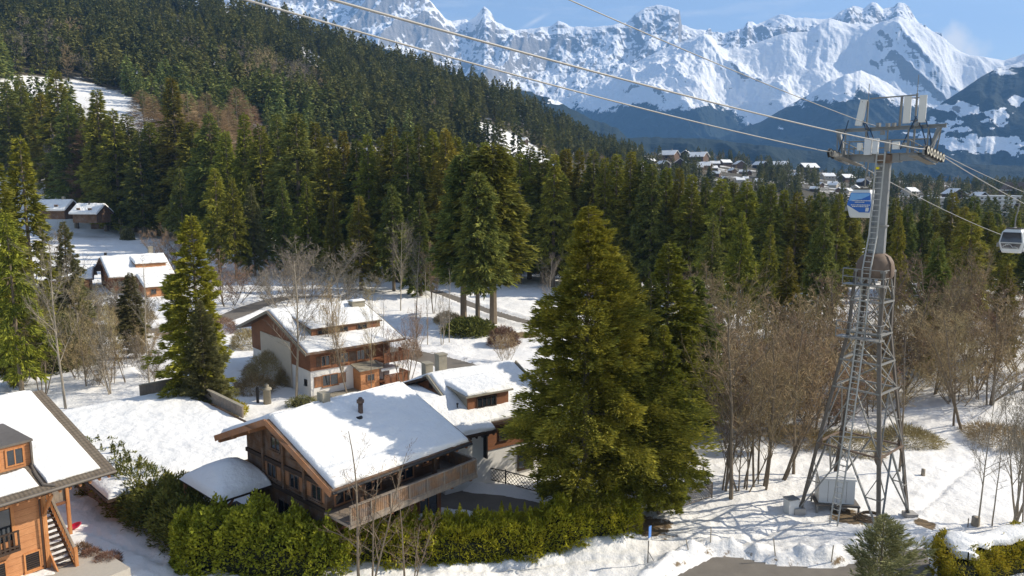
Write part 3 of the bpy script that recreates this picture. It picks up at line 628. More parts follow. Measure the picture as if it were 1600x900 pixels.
# the belt of old spruces and firs across the middle: top pixel, distance, prototype, material
B_ = [(8, 128, 330), (30, 116, 340), (62, 145, 330), (86, 110, 320), (104, 158, 300), (122, 165, 310), (150, 140, 290), (176, 172, 280), (198, 178, 290), (216, 205, 270), (232, 190, 280),
      (268, 122, 275), (300, 190, 260), (326, 176, 250), (352, 205, 240), (380, 178, 225), (405, 196, 215), (432, 178, 235), (462, 176, 205), (492, 190, 220), (512, 212, 200), (535, 204, 215), (556, 218, 200), (574, 210, 190),
      (596, 212, 200), (613, 198, 190), (636, 204, 180), (654, 195, 185), (676, 204, 190), (696, 200, 180), (712, 214, 190), (738, 222, 200), (758, 222, 190), (792, 228, 185), (812, 240, 180), (828, 228, 190), (848, 230, 180),
      (866, 240, 175), (884, 232, 185), (905, 234, 180), (928, 233, 175), (946, 246, 170), (964, 240, 175), (986, 236, 170), (1004, 250, 170), (1020, 255, 165), (1042, 262, 170), (1062, 262, 165), (1082, 272, 160), (1104, 276, 165),
      (1128, 278, 155), (1148, 284, 160), (1168, 282, 155), (1190, 288, 165), (1206, 286, 150), (1226, 296, 160), (1246, 300, 150), (1266, 305, 155), (1284, 300, 150), (1312, 302, 150), (1330, 322, 160), (1400, 308, 165), (1420, 318, 150), (1446, 312, 170),
      (1464, 362, 135), (1490, 300, 160), (1508, 322, 150), (1524, 306, 165), (1546, 330, 155), (1568, 350, 150), (1590, 330, 160), (1612, 345, 150)]
ZONES = [(110, 'above the two far cabins'), (250, 'left of the tallest dark spruce'), (285, None), (480, 'right of the tallest dark spruce'),
         (700, 'behind the clearing, left part'), (880, 'behind the clearing, right part'), (1040, 'behind the huge spruce'), (1220, 'between huge spruce and pylon'),
         (1370, 'just behind the pylon'), (1480, 'just right of the pylon shaft'), (1900, 'near the hanging gondola')]
ORD = 'first second third fourth fifth sixth seventh eighth ninth tenth eleventh twelfth thirteenth fourteenth fifteenth sixteenth seventeenth eighteenth nineteenth twentieth'.split()
def zone(px):
    for a, b in ZONES:
        if px < a: return b
MS = ['fir_dark', 'spruce_leaf', 'spruce_leaf', 'fir_dark', 'spruce_bright', 'spruce_leaf']
KIND = {'fir_dark': 'dark green spruce', 'spruce_leaf': 'mid green spruce', 'spruce_bright': 'yellow-green sunlit spruce'}
COUNT = {}
def ordl(key, fmt):
    k = (key, fmt); COUNT[k] = COUNT.get(k, 0)+1; return fmt % ORD[COUNT[k]-1]
for i, (px, py, Y) in enumerate(B_):
    m = MS[(i*5+i//3) % 6]; x, y, h = toppx(px, py, Y); zn = zone(px)
    lab = 'tallest dark spruce on the left, rising above the belt behind the cabins' if zn is None else '%s spruce from the left in the belt %s' % (ORD[COUNT.get(zn, 0)], zn); COUNT[zn] = COUNT.get(zn, 0)+1
    tree('spruce_tree', lab, 'tree', 'old spruces of the belt', 'belt%d' % (i % 8), x, y, h, m, (1.3 if px < 500 else 1.12)*R.uniform(0.95, 1.25))
NB = 0
for i in range(80):     # the rows behind, keeping the wall of trees dark and closed
    px = 10+i*20.2+R.uniform(-6, 6); py = np.interp(px, [0, 120, 300, 480, 700, 900, 1100, 1300, 1600], [150, 190, 205, 212, 222, 250, 292, 318, 338])+R.uniform(-6, 16)
    Y = np.interp(px, [0, 300, 600, 1600], [345, 280, 215, 180])+R.uniform(-8, 30); x, y, h = toppx(px, py, Y); m = MS[R.randrange(4)]
    tree('spruce_tree', ordl('back', '%s spruce from the left in the back rows '+(zone(px) or 'beside the tallest spruce')), 'tree', 'old spruces of the belt', 'belt%d' % R.randrange(8), x, y, h, m, R.uniform(1.15, 1.6))
# middle distance conifers named one by one
for px, py, Y, key, m, wf, lab in [
    (335, 262, 190, 'belt2', 'spruce_bright', 1.25, 'sunlit spruce with upswept branch tips above the round grey shrub'), (362, 278, 182, 'belt5', 'spruce_bright', 1.2, 'sunlit spruce right of the one with upswept tips'),
    (392, 288, 186, 'belt6', 'olive_leaf', 1.1, 'dull olive spruce right of the two sunlit ones'), (150, 160, 300, 'belt4', 'spruce_bright', 0.8, 'narrow bright yellow-green spruce left of the far cabins'),
    (30, 215, 96, 'belt0', 'spruce_bright', 1.0, 'large sunlit spruce at the left edge of the picture'), (-8, 250, 84, 'belt3', 'spruce_leaf', 1.1, 'large green spruce cut by the left edge of the picture'),
    (8, 330, 78, 'belt2', 'spruce_leaf', 0.9, 'lower green spruce in front of the large one at the left edge'), (98, 345, 100, 'hero_slim', 'olive_leaf', 0.75, 'thin ragged olive pine in front of the far cabins'),
    (203, 425, 100, 'hero_slim', 'olive_leaf', 1.1, 'small olive pine hiding the lower roof of the orange-brown chalet'), (1232, 385, 92, 'belt7', 'spruce_bright', 1.1, 'golden green spruce left of the pylon'),
    (1205, 350, 110, 'belt1', 'spruce_leaf', 0.9, 'slim green spruce left of the golden one by the pylon'), (1160, 330, 118, 'belt5', 'spruce_leaf', 1.0, 'green spruce above the brown alder thicket'),
    (1115, 335, 112, 'belt0', 'fir_dark', 1.0, 'dark spruce behind the left side of the alder thicket'), (1406, 335, 118, 'belt4', 'spruce_bright', 0.75, 'very narrow yellow-green spruce right of the pylon shaft'),
    (1468, 370, 96, 'belt6', 'fir_dark', 1.15, 'dark spruce below the gondola rope, right of the pylon'), (1448, 470, 88, 'belt3', 'spruce_leaf', 1.2, 'low broad spruce among the bare trees right of the pylon'),
    (1520, 330, 104, 'belt2', 'spruce_leaf', 1.3, 'broad green spruce left of the hanging gondola'), (1575, 412, 92, 'belt1', 'spruce_bright', 1.2, 'bright spruce directly below the hanging gondola'),
    (1290, 330, 112, 'belt5', 'fir_dark', 1.1, 'dark spruce left of the blue gondola'), (910, 560, 72, 'hero_slim', 'fir_dark', 1.0, 'small dark spruce hidden behind the huge broad spruce'),
 (655, 300, 158, 'belt6', 'fir_dark', 1.2, 'dark spruce at the back of the clearing'), (612, 290, 165, 'belt4', 'fir_dark', 1.2, 'dark spruce at the left back of the clearing'),
    (205, 250, 325, 'belt5', 'fir_dark', 1.2, 'dark spruce right of the far cabins'), (240, 240, 300, 'belt0', 'fir_dark', 1.1, 'dark spruce at the edge of the snowy garden'), (280, 262, 235, 'belt2', 'fir_dark', 1.15, 'dark spruce with heavy branches behind the snowy garden'),
    (440, 280, 190, 'belt3', 'fir_dark', 1.2, 'dark spruce behind the bare orchard trees'), (478, 275, 185, 'belt7', 'spruce_leaf', 1.2, 'green spruce left of the bright one near the clearing')]:
    x, y, h = toppx(px, py, Y); tree('spruce_tree', lab, 'tree', None, key, x, y, h, m, wf)
# larches between the belt and the hill
for i, (px, py) in enumerate(sorted([(222, 142), (238, 150), (252, 168), (292, 146), (310, 158), (322, 145), (340, 170), (356, 168), (286, 175), (368, 138), (132, 195), (392, 165)])):
    x, y, h = toppx(px, py, 300+i % 4*20); tree('larch_tree', ordl('larch', '%s tan leafless larch from the left among the spruces '+('left' if px < 268 else 'right')+' of the tallest spruce'), 'tree', 'larches behind the belt', 'larch%d' % (i % 3), x, y, h, 'larch_twig', 1.1)
# the wooded hill side
def hillside():
    g = np.random.default_rng(5); n = 26000; px = g.uniform(-60, 1000, n); Y = np.sqrt(g.uniform(330**2, 1000**2, n)); x = (px-800)/F*Y; z = H(x, Y, False)
    qx, qy = proj(x, Y, z)
    ok = (qy < np.interp(qx, [0, 250, 500, 800, 1000], [210, 215, 225, 248, 262])) & (Y < np.interp(x/Y, UC, RY)+8) & (meadow(qx, qy) < 0.12)
    dm = 6.3+1.9*g.random(n); pts = list(zip(x[ok], Y[ok], z[ok], qx[ok], qy[ok], dm[ok]))
    cell = {}; out = []
    for p in pts:
        c = (int(p[0]//7), int(p[1]//7)); ok = True
        for a in (-1, 0, 1):
            for b in (-1, 0, 1):
                for q in cell.get((c[0]+a, c[1]+b), ()):
                    if (q[0]-p[0])**2+((q[1]-p[1])*0.75)**2 < p[5]**2: ok = False
        if ok: cell.setdefault(c, []).append(p); out.append(p)
    out.sort(key=lambda p: p[1]); return out
HP = hillside()
def band(px): return 'far left' if px < 150 else 'left' if px < 330 else 'middle' if px < 560 else 'right'
V_, F_, nv = [], [], 0; arr = {}
for i in range(7):
    me = CONMESH['hill%d' % i][0]; v = np.empty(len(me.vertices)*3, np.float32); me.vertices.foreach_get('co', v); arr[i] = v.reshape(-1, 3)
n_ind = 0; n_bare = 0
for i, (x, y, z, qx, qy, _) in enumerate(HP):
    h = R.uniform(17, 32)*(1 if y > 450 else 0.85)*float(np.interp(qx, [850, 1020], [1, 0.55])); k = R.randrange(7)
    brown = fbm(np.array([x/60]), np.array([y/60]), 2, 77)[0] > (0.25 if qy < 170 else 0.12) or (abs(qx-80) < 70 and 70 < qy < 130 and R.random() < 0.6)
    if brown and R.random() < 0.75:
        if n_bare < 90:
            n_bare += 1; tree('bare_tree', 'brown leafless tree among conifers on the %s of the hillside' % band(qx), 'tree', 'leafless trees on the hillside', 'farbare%d' % (i % 3), x, y, h*0.8, ('twig_brown', 'twig_grey')[i % 2], 1.1, trunk=False)
        continue
    if n_ind < 108:
        n_ind += 1; tree('conifer_tree', 'dark conifer low on the %s part of the forested hillside' % band(qx), 'tree', 'conifers low on the hillside', 'hill%d' % k, x, y, h, 'far_conifer', R.uniform(0.85, 1.25), trunk=False)
    else:
        a = R.random()*6.28; s = h/26; w_ = s*R.uniform(0.85, 1.25); v = arr[k]; ca, sa = math.cos(a)*w_, math.sin(a)*w_
        V_.append(np.stack([v[:, 0]*ca-v[:, 1]*sa+x, v[:, 0]*sa+v[:, 1]*ca+y, v[:, 2]*s+z-0.3], 1)); F_.append(np.arange(len(v)).reshape(-1, 4)+nv); nv += len(v)
print('HILL', len(HP), 'individual', n_ind, 'bare', n_bare)
t = NT('far_forest_leaf'); c_ = t.mix(t.ramp(t.noise(t.pos(), 0.05, 2), [(0.35, 0.0), (0.65, 1.0)]), (0.066, 0.080, 0.028), (0.18, 0.17, 0.046)); c_ = t.mix(t.ramp(t.noise(t.pos(), 0.45, 2), [(0.5, 0.0), (0.75, 0.8)]), c_, (0.13, 0.135, 0.04)); M['far_forest'] = t.out(c_, None, 0.8, None, 0.15, 0.1)
tag(link('hillside_forest', np_mesh('hillside_forest', np.vstack(V_), np.vstack(F_)), M['far_forest']), 'dense dark conifer forest covering the upper hillside', 'forest', None, 'stuff')

# ------------------------------------------------------------------ buildings
def snow_slab(name, q, T, m, parent, seed=0, nx=40, ny=24, edge=0.28, keep=(), flatten=0.0):
    """a snow blanket lying on the quad q (p00, p10, p11, p01) with rolled edges; keep: sides ('x0','x1','y0','y1') that stay full"""
    p = [np.array(a, float) for a in q]; u = np.linspace(0, 1, nx); v = np.linspace(0, 1, ny); U, W = np.meshgrid(u, v)
    P_ = (p[0]*(1-U)[..., None]*(1-W)[..., None]+p[1]*U[..., None]*(1-W)[..., None]+p[2]*(U*W)[..., None]+p[3]*((1-U)*W)[..., None])
    lx = np.linalg.norm(p[1]-p[0]); ly = np.linalg.norm(p[3]-p[0])
    U = U**1.0; d = np.full(U.shape, 9.0)
    if 'x0' not in keep: d = np.minimum(d, U*lx)
    if 'x1' not in keep: d = np.minimum(d, (1-U)*lx)
    if 'y0' not in keep: d = np.minimum(d, W*ly)
    if 'y1' not in keep: d = np.minimum(d, (1-W)*ly)
    n_ = np.cross(p[1]-p[0], p[3]-p[0]); n_ /= np.linalg.norm(n_); n_ = n_ if n_[2] > 0 else -n_
    th = T*np.sqrt(np.clip(d/edge, 0, 1)*(2-np.clip(d/edge, 0, 1)))
    s1 = fbm(P_[..., 0]*0.5+seed, P_[..., 1]*0.5, 3, seed); s2 = fbm(P_[..., 0]*2.2+seed, P_[..., 1]*2.2, 3, seed+5)
    th = th*(1+0.28*s1+0.12*s2)+0.03
    inb = np.minimum(np.minimum(U, 1-U)*lx, np.minimum(W, 1-W)*ly) < 1e-6
    wob = (0.16*s2+0.16*s1)*np.clip(1-d/0.8, 0, 1)
    top = P_+n_*th[..., None]; top += (p[3]-p[0])/ly*wob[..., None]*0.6
    bot = P_+n_*0.004
    i = np.arange(nx*ny).reshape(ny, nx); f = np.stack([i[:-1, :-1], i[:-1, 1:], i[1:, 1:], i[1:, :-1]], -1).reshape(-1, 4)
    ring = np.concatenate([i[0, :], i[1:, -1], i[-1, -2::-1], i[-2:0:-1, 0]]); r2 = np.roll(ring, -1); N = nx*ny
    side = np.stack([ring+N, r2+N, r2, ring], 1)
    me = np_mesh(name, np.concatenate([top.reshape(-1, 3), bot.reshape(-1, 3)]), np.concatenate([f, side]))
    return link(name, me, m, parent, True)
class House:
    def __init__(s, name, label, cat, C, ang, L, half, ze, zr, z0=0.0, group=None):
        s.L, s.h, s.ze, s.zr, s.z0 = L, half, ze, zr, z0; s.sl = (zr-ze)/half
        s.root = tag(empty(name, (C[0], C[1], 0), math.radians(ang)), label, cat, group)
    def rz(s, y): return s.ze+s.sl*y if y <= s.h else s.zr-s.sl*(y-s.h)
    def roof(s, m, snow='roof_snow', T=0.3, th=0.22, inset=(0.12, 0.12, 0.12), verge='wood_dark', snowm=None, both=True, margin_r=None):
        L, h = s.L, s.h; e = 0.0
        b = MB()
        b.poly([(0, 0, s.ze), (L, 0, s.ze), (L, h, s.zr), (0, h, s.zr)], (0, 0, -th))
        b.poly([(0, 2*h, s.ze), (L, 2*h, s.ze), (L, h+0.003, s.zr), (0, h+0.003, s.zr)], (0, 0, -th))
        r = b.build('roof', M[m], s.root); s.rf = r
        for x in (-0.03, L+0.03):
            for a, c in (((0, s.ze), (h, s.zr)), ((2*h, s.ze), (h, s.zr))):
                v = MB().beam((x, a[0]-0.02, a[1]-0.13), (x, c[0], c[1]-0.13), 0.06, 0.34); v.build('verge_board', M[verge], r)
        x0, x1, y0 = inset[0], L-inset[1], inset[2]
        snow_slab('snow', [(x0, y0, s.rz(y0)), (x1, y0, s.rz(y0)), (x1, h, s.zr), (x0, h, s.zr)], T, M[snow], r, 3, 90, 60, keep=('y1',))
        if both: snow_slab('snow', [(x0, 2*h-y0, s.rz(y0)), (x1, 2*h-y0, s.rz(y0)), (x1, h, s.zr), (x0, h, s.zr)], T, M[snow], r, 8, 50, 30, keep=('y1',))
        return r
    def walls(s, x0, x1, y0, y1, zb, m, name='wall', top=None, th=0.25):
        t0 = (lambda y: s.rz(y)-0.24) if top is None else (lambda y: top)
        b = MB(); ym = min(max(s.h, y0), y1)
        for x in (x0, x1):
            sg = 1 if x == x0 else -1
            pts = [(x, y0, zb), (x, y1, zb), (x, y1, t0(y1)), (x, ym, t0(ym)), (x, y0, t0(y0))] if top is None else [(x, y0, zb), (x, y1, zb), (x, y1, top), (x, y0, top)]
            b.poly(pts, (sg*th, 0, 0))
        b.b(x0+th+0.002, x1-th-0.002, y0, y0+th, zb, t0(y0)); b.b(x0+th+0.002, x1-th-0.002, y1-th, y1, zb, t0(y1))
        return b.build(name, M[m], s.root)
    def rafters(s, m, n, depth=0.75, y=0.05, size=0.14):
        b = MB().beam((0, y, 0), (0, y+depth, s.sl*depth), size, size*1.2); me = bpy.data.meshes.new('rafter'); me.from_pydata(b.v, [], b.f); me.materials.append(M[m])
        for i in range(n):
            o = bpy.data.objects.new('rafter', me); COL.objects.link(o); o.parent = s.rf; o.location = (0.35+(s.L-0.7)*i/(n-1), 0, s.ze-0.33)
    def dormer(s, x0, x1, yf, hf, yb, side='wood_dark', face='wood_red', snow='roof_snow', T=0.28, roofm='wood_dark', over=0.25, apron='plaster_beige', windows=1, snowseed=4, xs=0.1, cant=0.0):
        zf0 = s.rz(yf); zf = zf0+hf; zb = s.rz(yb)+0.03
        d = MB()
        d.b(x0+cant, x1-cant, yf, yf+0.12, zf0-0.1, zf-0.03); fr = d.build('dormer', M[face], s.root)
        c = MB()
        for x in (x0, x1-0.1): c.poly([(x, yf+0.121, zf0-0.1), (x, yf+0.121, zf-0.03), (x, yb, zb-0.03)], (0.1, 0, 0))
        c.build('cheek', M[side], fr)
        if apron: MB().poly([(x0+0.1, yf-0.003, zf0-0.05), (x1-0.1, yf-0.003, zf0-0.05), (x1-0.1, yf-0.55, s.rz(yf-0.55)+0.06), (x0+0.1, yf-0.55, s.rz(yf-0.55)+0.06)], (0, 0, 0.1)).build('apron', M[apron], fr)
        yo = yf-over; k = (zb-zf)/(yb-yf)
        q = [(x0-over, yo, zf-k*over), (x1+over, yo, zf-k*over), (x1+over, yb+0.1, zb+k*0.1), (x0-over, yb+0.1, zb+k*0.1)]
        MB().poly(q, (0, 0, 0.13)).build('dormer_roof', M[roofm], fr)
        q2 = [(a+(xs if i in (0, 3) else -xs), b_+(xs if i in (0, 1) else 0.25), c_+0.135+(k*0.25 if i > 1 else 0)) for i, (a, b_, c_) in enumerate(q)]
        if snow: snow_slab('snow', q2, T, M[snow], fr, snowseed, 50, 30, keep=('y1',))
        return fr
def window(parent, c, w_, h_, axis='y', frame='wood_beam', sign=-1, bars=1, shutters=None, glassm='glass', name='window', sill=True, dep=0.09):
    """a framed window on a wall facing the parent's -y ('y') or -x ('x') side; c = centre on the wall surface"""
    b = MB(); g = MB(); t_ = 0.09
    def bx(mb, u0, u1, z0, z1, d0, d1):
        if axis == 'y': mb.b(c[0]+u0, c[0]+u1, c[1]+min(sign*d0, sign*d1), c[1]+max(sign*d0, sign*d1), c[2]+z0, c[2]+z1)
        else: mb.b(c[0]+min(sign*d0, sign*d1), c[0]+max(sign*d0, sign*d1), c[1]+u0, c[1]+u1, c[2]+z0, c[2]+z1)
    W, Hh = w_/2, h_/2
    bx(b, -W-t_, W+t_, Hh, Hh+t_, -0.02, dep); bx(b, -W-t_, W+t_, -Hh-t_, -Hh, -0.02, dep)
    bx(b, -W-t_, -W, -Hh, Hh, -0.02, dep); bx(b, W, W+t_, -Hh, Hh, -0.02, dep)
    for i in range(bars): x = -W+2*W*(i+1)/(bars+1); bx(b, x-0.03, x+0.03, -Hh, Hh, 0.01, dep-0.02)
    f = b.build(name, M[frame], parent)
    bx(g, -W, W, -Hh, Hh, 0.0, 0.03); g.build('pane', M[glassm], f)
    if sill: q = MB(); bx(q, -W-0.14, W+0.14, -Hh-0.15, -Hh-0.092, 0.0, dep+0.08); q.build('sill', M[frame], f)
    if shutters:
        for sg in (-1, 1): q = MB(); a = sg*(W+t_+0.02); e = sg*(W+t_+0.02+w_/2); bx(q, min(a, e), max(a, e), -Hh-0.03, Hh+0.03, 0.0, 0.05); q.build('shutter', M[shutters], f)
    return f
def planks_rail(parent, a, b_, ztop, zbot, m, rail='wood_grey', posts=5, gap=0.02, pw=0.14, name='balustrade', slanted=False, solid=True):
    """a timber balustrade from a to b (local xy): posts, rails and upright boards"""
    a, b_ = Vector((*a, 0)), Vector((*b_, 0)); d = (b_-a); Ln = d.length; d.normalize(); n_ = int(Ln/(pw+gap)); mb = MB(); off = Vector((-d.y, d.x, 0))*0.0
    for i in range(n_):
        p = a+d*((i+0.5)*Ln/n_); z0, z1 = zbot+0.08, ztop-0.07
        mb.beam(p+Vector((0, 0, z0)), p+Vector((0, 0, z1+R.uniform(-.01, .01))), 0.035, pw, d.cross(Vector((0, 0, 1))) if False else (d.x, d.y, 0))
    o = mb.build(name, M[m], parent)
    MB().beam(a+Vector((0, 0, ztop)), b_+Vector((0, 0, ztop)), 0.20, 0.07).build('handrail', M[rail], o)
    MB().beam(a+Vector((0, 0, zbot+0.05)), b_+Vector((0, 0, zbot+0.05)), 0.10, 0.09).build('lower_rail', M[rail], o)
    for i in range(posts):
        p = a+d*(Ln*i/(posts-1)); nv_ = d.cross(Vector((0, 0, 1)))*0.06
        MB().beam(p+nv_+Vector((0, 0, zbot-0.1)), p+nv_+Vector((0, 0, ztop-0.036)), 0.09, 0.09).build('post', M[rail], o)
    return o
# --- the near brown chalet in the middle
def chalet_centre():
    Hh = House('brown_chalet', 'dark brown timber chalet in the middle with snowy roof and long front balcony', 'chalet', (-10.6, 41.2), 47.8, 11.5, 7.2, 6.2, 9.0)
    r = Hh.root; rf = Hh.roof('wood_brown', T=0.30, inset=(0.22, 0.12, 0.14), verge='wood_brown')
    MB().beam((-0.09, 0, 6.06), (-0.09, 7.2, 8.86), 0.05, 0.42).build('barge_board', M['wood_beam'], rf)
    MB().beam((-0.09, 14.4, 6.06), (-0.09, 7.2, 8.86), 0.05, 0.42).build('barge_board', M['wood_beam'], rf)
    gt = MB(); gt.tube([(0.0, -0.09, 6.08), (11.5, -0.09, 6.08)], 0.085, 8); gt.build('gutter', M['black_metal'], rf)
    Hh.rafters('wood_beam', 13, 1.6)
    Hh.walls(1.3, 10.6, 2.3, 12.4, -0.2, 'wood_brown')
    lo = MB().b(1.26, 10.64, 2.26, 2.3, -0.2, 3.5); lo.build('basement_wall', M['wood_red'], r)
    # purlins carrying the gable roof
    for y in (0.4, 2.4, 4.8, 7.2, 9.6, 12.0, 14.0):
        MB().b(0.02, 1.29, y-0.13, y+0.13, Hh.rz(y)-0.52, Hh.rz(y)-0.245).build('purlin', M['wood_beam'], rf)
    for z in (3.6, 5.3): MB().b(1.16, 1.298, 2.3, 12.4, z, z+0.26).build('gable_beam', M['wood_dark'], r)
    for y in (2.4, 4.9, 7.4, 10.0): MB().b(1.12, 1.296, y-0.12, y+0.12, 3.87, Hh.rz(y)-0.53).build('gable_post', M['wood_brown'], r)
    for y in (5.9, 8.4): window(r, (1.3, y, 6.75), 1.1, 0.8, 'x', 'wood_brown')
    for y in (3.6, 6.2, 9.0): window(r, (1.3, y, 4.7), 1.0, 0.9, 'x', 'wood_brown', shutters='wood_beam')
    window(r, (1.3, 4.2, 1.9), 0.9, 1.2, 'x', 'wood_brown'); window(r, (1.3, 7.6, 1.9), 1.4, 2.0, 'x', 'wood_brown')
    # balcony
    fl = MB().b(0.9, 11.7, -0.35, 2.25, 3.72, 3.9).build('balcony', M['wood_grey'], r)
    MB().b(0.88, 11.72, -0.40, -0.352, 3.62, 3.94).build('edge_board', M['wood_grey'], fl)
    planks_rail(r, (1.0, -0.33), (11.6, -0.33), 4.98, 3.95, 'wood_balcony', posts=8)
    planks_rail(r, (11.62, -0.3), (11.62, 4.4), 4.98, 3.95, 'wood_balcony', posts=4)
    MB().b(10.65, 11.7, 2.26, 4.5, 3.72, 3.9).build('balcony_return', M['wood_grey'], fl)
    for x in (1.6, 4.2, 6.8, 9.4, 11.2):
        MB().beam((x, 2.2, 3.55), (x, -0.3, 3.58), 0.18, 0.22).build('bracket', M['wood_red'], fl); MB().beam((x, 2.2, 2.4), (x, 0.5, 3.48), 0.16, 0.16).build('brace', M['wood_red'], fl)
    for x in (3.0, 6.0, 9.2): MB().b(x-0.12, x+0.12, 1.2, 1.44, 3.91, Hh.rz(1.3)-0.26).build('balcony_post', M['wood_brown'], r)
    for x in (2.4, 4.6, 7.4): window(r, (x, 2.3, 5.0), 1.3, 1.8, 'y', 'wood_beam', sill=False)
    window(r, (9.5, 2.3, 5.2), 0.9, 1.0, 'y', 'wood_beam'); window(r, (9.4, 2.26, 1.6), 1.6, 2.0, 'y', 'wood_beam'); window(r, (6.0, 2.26, 1.7), 1.2, 1.0, 'y', 'wood_beam')
    # metal flue and its stub
    ch = MB().lathe([(0.17, -0.3), (0.17, 1.0), (0.16, 1.0), (0.26, 1.05), (0.26, 1.25), (0.18, 1.28), (0.12, 1.42)], (5.9, 5.1, 8.2), 14).build('flue', M['copper_brown'], r, True)
    MB().lathe([(0.30, -0.2), (0.30, 0.15), (0.22, 0.35)], (5.5, 4.75, 8.1), 12).build('flue_base', M['black_metal'], ch, True)
    MB().b(4.1, 4.7, 6.9, 7.6, 8.5, 9.9).build('stone_chimney', M['moss_stone'], r)
    # snow-laden entrance canopy in front of the gable
    cp_ = MB().poly([(-2.6, 9.0, 3.55), (1.28, 9.0, 3.55), (1.28, 14.6, 3.55), (-2.6, 14.6, 3.55)], (0, 0, 0.18)).build('canopy', M['wood_dark'], r)
    nx, ny = 44, 44; U, W = np.meshgrid(np.linspace(0, 1, nx), np.linspace(0, 1, ny)); X = -2.68+U*3.9; Y = 8.92+W*5.76
    rdg = 1.55*np.minimum(np.minimum(U*3.9, (1-U)*3.9+0.9)/1.75, np.minimum(W, 1-W)*5.76/2.4); sm = -np.log(np.exp(-6*U*3.9/2.0)+np.exp(-6*((1-U)*3.9/2.0+0.35))+np.exp(-6*W*5.76/2.5)+np.exp(-6*(1-W)*5.76/2.5)+np.exp(-6*0.85))/6
    Z = 3.74+1.55*np.clip(sm, -0.05, 1)+0.28*np.sqrt(np.clip(np.minimum(np.minimum(U, 1-U)*3.9, np.minimum(W, 1-W)*5.76)/0.25, 0, 1))+0.05*fbm(X*1.4, Y*1.4, 3, 4)
    edge_ = (np.minimum(U, 1-U) < 1e-6) | (np.minimum(W, 1-W) < 1e-6); Z = np.where(edge_, 3.735, Z)
    link('snow', grid_mesh('snow', X, Y, Z), M['roof_snow'], cp_, True)
    for x, y in ((-2.4, 9.2), (-2.4, 14.3)): MB().b(x-0.1, x+0.1, y-0.1, y+0.1, 0.0, 3.545).build('canopy_post', M['wood_beam'], cp_)
    for y in (9.2, 14.3): MB().beam((-2.3, y, 2.6), (-1.5, y, 3.5), 0.12, 0.12).build('canopy_brace', M['wood_beam'], cp_)
    MB().b(-1.6, 1.29, 8.8, 14.4, -0.2, 0.9).build('entrance_steps', M['wood_dark'], r)
    sn = MB().lathe([(0.02, -0.32), (0.3, -0.1), (0.33, 0.0), (0.3, 0.1), (0.02, 0.32)], (0, 0, 0), 14)
    return Hh
HC = chalet_centre()
